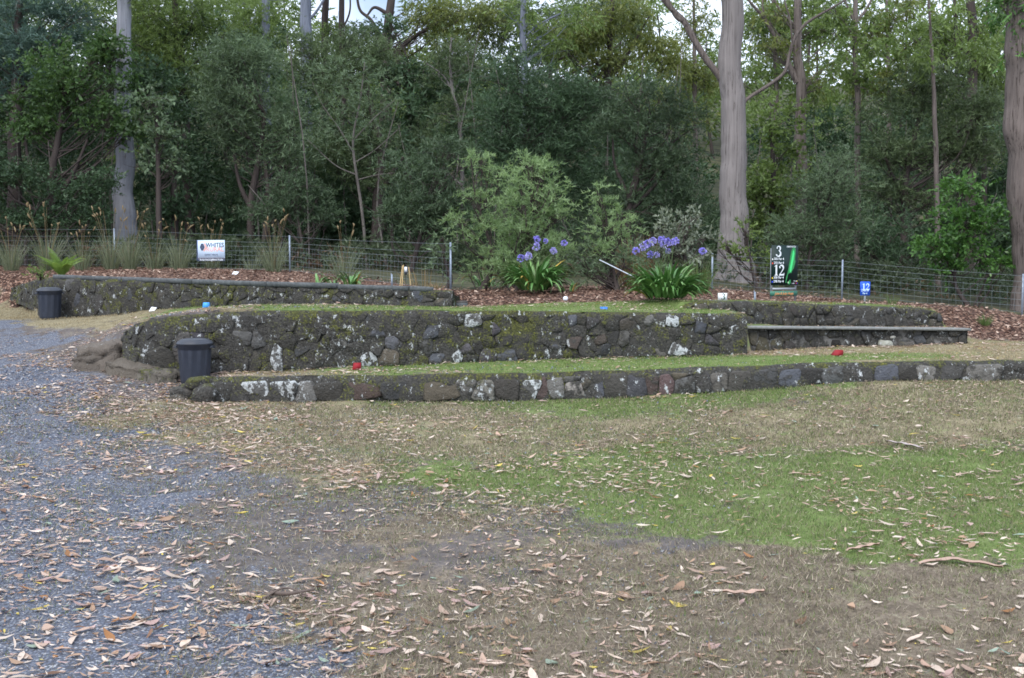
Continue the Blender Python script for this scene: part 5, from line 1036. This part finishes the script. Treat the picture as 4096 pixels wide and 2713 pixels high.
# fern
b = np.array((X(245, 19.6), 19.6, gz(X(245, 19.6), 19.6))); fr_ = thing('fern', 'bright green fern on the mulch above the far bin', 'fern', b); R = np.random.default_rng(8); FRN = foliage('fern_leaf', (.10, .17, .04), (.24, .36, .09), .35)
for i in range(20):
    az = i / 20 * 6.28 + R.normal(0, .2); L = R.uniform(.5, .8); V, Fq = strap(R, L, .01, R.uniform(1.05, 1.5), R.uniform(.8, 1.6), az, b, 20); mid = V[20:40]; tt = unit(np.gradient(mid, axis=0)); s = np.array((-math.sin(az), math.cos(az), 0)); m = MB(); m.add(V, Fq)
    for k in range(2, 20):
        for sg_ in (-1, 1):
            l = .12 * (1 - (k / 20) ** 2) * min(1, k / 5) + .012; e = mid[k] + s * sg_ * l + tt[k] * l * .35 + (0, 0, -.2 * l); q = tt[k] * .010; m.add([mid[k] - q, mid[k] + q, (mid[k] + e) / 2 + q * 1.1, e, (mid[k] + e) / 2 - q * 1.1], np.array([(0, 1, 2, 3, 4)]))
    add('frond', *m.get(), FRN, fr_, attrs={'tint': np.full(m.n, R.random())})
# ------------------------------------------------------------------ grass blades
R = np.random.default_rng(21)
BL_MAT = vcol('grass_blade', .25, .7); LF_MAT = vcol('fallen_leaf_litter', .2, .65)
def grass_at(x, y, wk, name, label, hgt, wid, pal, lean, keep):
    n = len(x); z = zf(x, y); a = R.uniform(0, 2 * np.pi, n); ln = np.clip(R.normal(*lean, n), 0, 1.45); h = hgt * R.uniform(.5, 1.3, n)
    az = R.uniform(0, 2 * np.pi, n); w = wid(y) * R.uniform(.7, 1.3, n)
    b = np.stack([x, y, z + .004], -1); s = np.stack([np.cos(a), np.sin(a), 0 * a], -1) * w[:, None] / 2
    tip = b + np.stack([np.cos(az) * np.sin(ln), np.sin(az) * np.sin(ln), np.cos(ln)], -1) * h[:, None]
    V = np.stack([b - s, b + s, tip], 1).reshape(-1, 3); pal = np.array(pal); c = pal[R.integers(len(pal), size=n)] * R.uniform(.75, 1.25, (n, 1))
    o = add(name, V, [np.arange(len(V)).reshape(-1, 3)], BL_MAT, None, attrs={'col': np.repeat(c, 3, 0)}); tag(o, label, kind='stuff')
n = 420000; y = R.uniform(3.2, 11.35, n); x = R.uniform(-1, 1, n) * (.56 * y + .4); cvg, _ = cover(x, y)
u = R.random(n); cvs = cvg ** 1.15; cvs /= cvs.sum(1)[:, None]; k = (cvs.cumsum(1) < R.random(n)[:, None]).sum(1).clip(0, 5)
front = y < np.interp(x, s1x, s1y) - .02
patch = fbm(x * 3, y * 3 + 40)
wd = lambda yy: .0035 * np.maximum(1, yy / 4.5)
g_ = ((k == 3) & (u < .9) | (k == 2) & (u < .3 * (patch > .42)) | (k == 4) & (u < .10) | (k == 1) & (u < .16 * (patch > .5))) & front
grass_at(x[g_], y[g_], None, 'green_grass', 'short green mown grass in front of the walls', .026, wd, [(.11, .175, .045), (.155, .225, .065), (.09, .145, .04), (.21, .24, .10), (.26, .235, .14)], (.5, .35), 1)
d_ = ((k == 2) & (u > .25) | (k == 4) & (u > .15) & (u < .95) | (k == 3) & (u > .93) | (k == 1) & (u > .84)) & front
grass_at(x[d_], y[d_], None, 'dry_grass', 'dry brown grass and thatch in front of the walls', .042, wd, [(.30, .25, .17), (.22, .185, .13), (.48, .42, .32), (.11, .09, .07), (.25, .235, .145), (.16, .14, .11)], (1.0, .35), 1)
n = 170000; y = R.uniform(11.3, 20.5, n); x = R.uniform(-1, 1, n) * (.56 * y + .4); cvg, _ = cover(x, y); k = cvg.argmax(1); u = R.random(n)
st1 = (y > np.interp(x, s1x, s1y) + .06) & ((y < np.interp(x, L2x, L2y)) | (y > np.interp(x, L2x, L2y) + .05)) & ((x > -4.6) | (y > np.interp(x, L2x, L2y) + .3))
wd = lambda yy: .0075 + 0 * yy
g_ = st1 & (k == 3) & (u < .92); grass_at(x[g_], y[g_], None, 'green_grass', 'short green lawn grass on the terraces', .028, wd, [(.14, .22, .055), (.185, .27, .075), (.11, .175, .045), (.26, .28, .12)], (.45, .3), 1)
d_ = st1 & ((k == 2) | (k == 1) & (u < .15) | (k == 3) & (u > .92)); grass_at(x[d_], y[d_], None, 'dry_grass', 'dry straw coloured grass on the terraces', .028, wd, [(.33, .26, .15), (.25, .20, .11), (.42, .35, .22)], (.9, .35), 1)
# gravel and grit
n = 85000; y = R.uniform(3.2, 13, n); x = R.uniform(-1, .4, n) * (.56 * y + .4); cvg, _ = cover(x, y); k = (R.random(n) < cvg[:, 0] * .95 + cvg[:, 1] * .3 + cvg[:, 4] * .06); x, y = x[k], y[k]; n = len(x)
s = R.uniform(.003, .0085, n) * np.maximum(1, y / 5); oc_ = np.array([(1, 0, 0), (-.5, .87, 0), (-.5, -.87, 0), (.15, .1, .75)]); a = R.uniform(0, 6.28, n); jit = R.normal(0, .25, (n, 4, 3))
v = (oc_[None] + jit) * s[:, None, None]; ca, sa = np.cos(a)[:, None], np.sin(a)[:, None]; vx = v[..., 0] * ca - v[..., 1] * sa; vy = v[..., 0] * sa + v[..., 1] * ca
V = np.stack([vx + x[:, None], vy + y[:, None], v[..., 2] + zf(x, y)[:, None] + .002], -1).reshape(-1, 3); i = np.arange(n)[:, None, None] * 4 + np.array([(0, 1, 3), (1, 2, 3), (2, 0, 3)])[None]
c = np.array([(.08, .095, .135), (.125, .143, .188), (.185, .205, .25), (.31, .32, .345), (.125, .118, .122), (.055, .064, .09)])[R.choice(6, n, p=[.25, .25, .2, .08, .12, .1])]
tag(add('gravel', V, [i.reshape(-1, 3)], vcol('gravel_stone', 0, .8), None, attrs={'col': np.repeat(c, 4, 0)}), 'loose blue grey gravel on the road', kind='stuff')

# ------------------------------------------------------------------ fallen leaves
def leaf_proto(R, kind=0):
    n = 7; t = np.linspace(0, 1, n); sick = R.uniform(-.16, .16); curl = R.uniform(-.15, .55); fold = R.uniform(-.1, .5); wr = R.uniform(.24, .36) if kind == 0 else R.uniform(.32, .5)
    w = wr * np.sin(np.pi * np.clip(t, .02, .985)) ** .75 * (1.1 - .35 * t) / 2
    c = np.stack([t - .5, sick * (1 - (2 * t - 1) ** 2), curl * (t - .5) ** 2 * 1.2], -1); tw = R.uniform(-.5, .5) * (t - .5)
    up = np.stack([0 * t, -np.sin(tw), np.cos(tw)], -1); sd = np.stack([0 * t, np.cos(tw), np.sin(tw)], -1)
    V = np.concatenate([c + sd * w[:, None] + up * (fold * w)[:, None], c, c - sd * w[:, None] + up * (fold * w)[:, None]]); i = np.arange(n - 1)
    if kind == 2: V[:, 1] *= .4
    if kind == 3: V[:, 0] = np.minimum(V[:, 0], .12 + V[:, 1] * .4)
    V[:, 2] += (fbm(V[:, 0] * 5 + wr * 90, V[:, 1] * 7) - .5) * .09; V[:, 2] -= V[:, 2].min()
    return V, np.concatenate([np.stack([i, i + 1, i + 1 + n, i + n], -1), np.stack([i + n, i + n + 1, i + 1 + 2 * n, i + 2 * n], -1)])
PR = [leaf_proto(R, (0, 0, 1, 0, 2, 3)[i % 6]) for i in range(24)]
LC = [((.49, .36, .285), .29, 'pinkish tan'), ((.66, .55, .46), .34, 'pale cream'), ((.40, .265, .18), .14, 'light brown'), ((.20, .115, .075), .05, 'dark brown'), ((.60, .48, .12), .028, 'yellow'), ((.46, .325, .295), .127, 'dusky mauve'), ((.38, .19, .08), .025, 'rusty'), ((.27, .34, .27), .025, 'grey green'), ((.48, .33, .25), .055, 'peach brown')]
n = 120000; y = np.sqrt(R.uniform(3.3 ** 2, 15.5 ** 2, n)); x = R.uniform(-1, 1, n) * (.57 * y + .4); cvg, ld = cover(x, y)
cl = fbm(x * 1.6 + 9, y * 1.6, 3); kp = R.random(n) < ld ** 1.65 * (.3 + 1.7 * sstep(.38, .66, cl)) * 1.15 * (1.15 + 2.2 * sstep(.5, .85, ld)) * (1 + 2.2 * np.exp(-np.abs(np.interp(x, s1x, s1y) - .08 - y) / .12) + 2.5 * np.exp(-np.abs(np.interp(x, L2x, L2y) - .1 - y) / .12))
kp &= ~((y > np.interp(x, L2x, L2y) - .04) & (y < np.interp(x, L2x, L2y) + .1) & (x > -4.4) & (x < 6.6)) & ~((np.abs(y - np.interp(x, s1x, s1y)) < .06) & (x > -3.4)) & ((cvg.argmax(1) != 5))
x, y = x[kp], y[kp]; n = len(x); k = cover(x, y)[0].argmax(1); L = np.where(R.random(n) < .11, R.uniform(.065, .115, n), R.uniform(.012, .06, n)); L = np.where(y > 9, np.maximum(L, .04), L)
pp = np.array([c[1] for c in LC]); ci = R.choice(len(LC), n, p=pp / pp.sum()); pi_ = R.integers(len(PR), size=n); yaw = R.uniform(0, 6.28, n); yaw = np.where(R.random(n) < .4, R.normal(0, .5, n), yaw)
z = zf(x, y) + np.where((k == 3) | (k == 2), .014, .006) + (fbm(x * 1.7, y * 1.7) - .5) * .05 + (fbm(x * 6, y * 6) - .5) * .018
tx, ty = R.normal(0, .13, n), R.normal(0, .13, n)
inf = np.abs(x) < .5 * y
score = np.where(inf, L / y, 0); big = np.argsort(-score)[:300]; isb = np.zeros(n, bool); isb[big] = True
def place(V, i):
    v = V * L[i]; c, s = math.cos(yaw[i]), math.sin(yaw[i]); v = np.column_stack([v[:, 0] * c - v[:, 1] * s, v[:, 0] * s + v[:, 1] * c, v[:, 2]]); v[:, 2] += v[:, 0] * tx[i] + v[:, 1] * ty[i] + .2 * L[i] * (abs(tx[i]) + abs(ty[i])); return v
SEL = [0, 2, 4, 6, 7, 9, 11, 13, 14, 16, 18, 20]; SELF = np.array([(0, 1, 5, 4), (1, 2, 6, 5), (2, 3, 7, 6), (4, 5, 9, 8), (5, 6, 10, 9), (6, 7, 11, 10)])
Vs, Fs, Cs, b = [], [], [], 0
for i in np.where(~isb)[0]:
    V = PR[pi_[i]][0][SEL]; Fq = SELF; Vs.append(place(V, i) + (x[i], y[i], z[i])); Fs.append(Fq + b); b += len(V); Cs.append(np.tile(np.array(LC[ci[i]][0]) * R.uniform(.75, 1.2), (len(V), 1)))
tag(add('leaf_litter', np.concatenate(Vs), [np.concatenate(Fs)], LF_MAT, None, attrs={'col': np.concatenate(Cs)}, smooth=True), 'thousands of smaller fallen gum leaves scattered over road and grass', kind='stuff')
def obj_leaf_mat():
    t = NT('fallen_leaf'); c = t.n('ObjectInfo').outputs['Color']; nn = t.noise(60, 4); c = t.mix(t.math('MULTIPLY', nn, .5), c, t.mix(1., c, (.62, .52, .45), 'MULTIPLY'))
    t.b.inputs['Roughness'].default_value = .6; t.color(c); tr = t.n('BsdfTranslucent'); t.set(tr.inputs[0], c); mx = t.n('MixShader', Fac=.18); t.t.links.new(t.b.outputs[0], mx.inputs[1]); t.t.links.new(tr.outputs[0], mx.inputs[2]); t.t.links.new(mx.outputs[0], t.o.inputs[0]); return t.m
OLM = obj_leaf_mat(); PM = []
for V, Fq in PR:
    me = new_mesh('fallen_leaf', V, [Fq], smooth=True); me.materials.append(OLM); PM.append(me)
SURF = ['on the blue grey gravel road', 'on the bare grey dirt', 'on the dry grass bank', 'on the green grass', 'on the brown thatch', 'on the mulch']
rowsz = lambda v: 'bottom' if v > 2480 else 'low' if v > 2260 else 'mid height' if v > 1950 else 'upper'
colz = lambda v: 'far left' if v < 700 else 'left of middle' if v < 1600 else 'middle' if v < 2400 else 'right of middle' if v < 3300 else 'far right'
lab = {}
for i in sorted(big, key=lambda q: -score[q]):
    col_, _, nm_ = LC[ci[i]]; o = thing('fallen_leaf', '', 'leaf', (x[i], y[i], z[i]), 'large fallen gum leaves', mesh=PM[pi_[i]])
    o.rotation_euler = (ty[i], -tx[i], yaw[i]); o.scale = (L[i],) * 3; o.location.z += .12 * L[i] * (abs(tx[i]) + abs(ty[i])); o.color = (*(np.array(col_) * R.uniform(.8, 1.15)), 1)
    px_ = CX + x[i] / y[i] * F; c_, s_ = math.cos(PITCH), math.sin(PITCH); dz_ = z[i] - H; py_ = CY - F * (y[i] * s_ + dz_ * c_) / (y[i] * c_ - dz_ * s_)
    sh_ = ('slender', 'slender', 'broad', 'slender', 'narrow', 'broken')[pi_[i] % 6]; dr_ = 'crosswise' if abs(math.cos(yaw[i])) > .8 else 'lengthwise' if abs(math.cos(yaw[i])) < .5 else 'slanting'
    lab.setdefault(f'{nm_} {sh_} leaf {dr_} {SURF[k[i]]}, {rowsz(py_)} {colz(px_)}', []).append((px_, o))
ORD = ['leftmost', 'second from left', 'third from left', 'fourth from left', 'fifth from left', 'sixth from left', 'seventh from left', 'eighth from left', 'ninth from left', 'tenth from left']
SURF2 = {'on the blue grey gravel road': 'on gravel', 'on the bare grey dirt': 'on dirt', 'on the dry grass bank': 'on dry grass', 'on the green grass': 'on green grass', 'on the brown thatch': 'on brown thatch', 'on the mulch': 'on mulch'}
for t_, os_ in lab.items():
    for a_, b_ in SURF2.items(): t_ = t_.replace(a_, b_)
    for q, (_, o) in enumerate(sorted(os_, key=lambda v: v[0])): o['label'] = t_ if len(os_) == 1 else ORD[min(q, 9)] + ' ' + t_
# leaves and bark pieces lying thick on the mulch beds
n = 26000; y = R.uniform(14, 24, n); x = R.uniform(-1, 1, n) * (.56 * y + .6); cvg, _ = cover(x, y); kp = (cvg[:, 5] > .5) & (y < fence_y(x) + 1.5) & (R.random(n) < .75); x, y = x[kp], y[kp]; n = len(x); z = zf(x, y) + .004; L = R.uniform(.03, .11, n)
pi_ = R.integers(len(PR), size=n); yaw = R.uniform(0, 6.28, n); tx, ty = R.normal(0, .3, n), R.normal(0, .3, n); pal = np.array([(.42, .29, .22), (.30, .19, .14), (.50, .38, .30), (.18, .10, .07), (.12, .06, .045), (.36, .24, .18), (.08, .045, .035), (.14, .08, .06)])
Vs, Fs, Cs, b = [], [], [], 0
for i in range(n):
    V, Fq = PR[pi_[i]]; V = V[[0, 2, 4, 6, 7, 9, 11, 13, 14, 16, 18, 20]]; Fq = np.array([(0, 1, 5, 4), (1, 2, 6, 5), (2, 3, 7, 6), (4, 5, 9, 8), (5, 6, 10, 9), (6, 7, 11, 10)])
    Vs.append(place(V, i) + (x[i], y[i], z[i])); Fs.append(Fq + b); b += len(V); Cs.append(np.tile(pal[R.integers(8)] * R.uniform(.75, 1.2), (len(V), 1)))
tag(add('mulch_litter', np.concatenate(Vs), [np.concatenate(Fs)], LF_MAT, None, attrs={'col': np.concatenate(Cs)}), 'bark chips and fallen leaves covering the garden bed', kind='stuff')
# bark strips, sticks
BARKS = simple('peeled_bark', (.40, .28, .22), .8, var=.35, scale=14); STK2 = simple('stick_wood', (.13, .10, .085), .8, var=.4, scale=20)
def strip(label, pxs, w, m, name, cat):
    pts = [on(a, b) + (0, 0, .02) for a, b in pxs]; root = None; q = smooth_path(pts, 12); q[:, 2] += .004 * np.sin(np.arange(12) * 1.7) + .004
    t = unit(np.gradient(q, axis=0)); s = np.cross(t, (0, 0, 1.)); tap = np.sin(np.linspace(.25, 2.95, 12)) ** .6 * w / 2
    V = np.concatenate([q + s * tap[:, None] + np.array((0, 0, .012)), q, q - s * tap[:, None] + np.array((0, 0, .01))]); i = np.arange(11); tag(add(name, V, [np.concatenate([np.stack([i, i + 1, i + 13, i + 12], -1), np.stack([i + 12, i + 13, i + 25, i + 24], -1)])], m, None, own=True, smooth=True), label, cat)
strip('long curled bark strip on the dirt edge at lower right', [(3680, 2275), (3790, 2262), (3900, 2272), (4010, 2290)], .055, BARKS, 'bark_strip', 'bark')
strip('narrow bark strip left of the long curled one', [(3390, 2222), (3460, 2208), (3520, 2196)], .035, BARKS, 'bark_strip', 'bark')
strip('grey bark piece on the green grass at right', [(3545, 1778), (3620, 1790), (3690, 1806)], .06, simple('grey_bark_piece', (.36, .31, .30), .85), 'bark_strip', 'bark')
strip('pale bark strip on the brown thatch right of the centre', [(2890, 2390), (2980, 2398), (3060, 2385)], .05, BARKS, 'bark_strip', 'bark')
def stick(label, pxs, r, name='stick'): tag(add(name, *tube(smooth_path([on(a, b) + (0, 0, h) for a, b, h in pxs], 10), np.linspace(r, r * .5, 10), 6), STK2, None, own=True), label, 'stick')
stick('thick dark stick on the gravel edge with leaves round it', [(1085, 2392, .02), (1160, 2402, .03), (1255, 2378, .025)], .013); stick('thinner stick crossing the thick dark one', [(1050, 2408, .01), (1140, 2390, .045), (1230, 2400, .02)], .007)
stick('forked twig beside the curled leaf on the gravel at lower left', [(450, 2462, .01), (520, 2490, .02), (600, 2500, .03), (615, 2440, .05)], .007); stick('thin bent twig on the dirt near the centre', [(1555, 2175, .01), (1580, 2215, .015), (1612, 2240, .01)], .004)
print('TRIS', sum(len(o.data.loops) - 2 * len(o.data.polygons) for o in bpy.data.objects if o.type == 'MESH'), 'objs', len(bpy.data.objects), 'leaves', NLEAF)
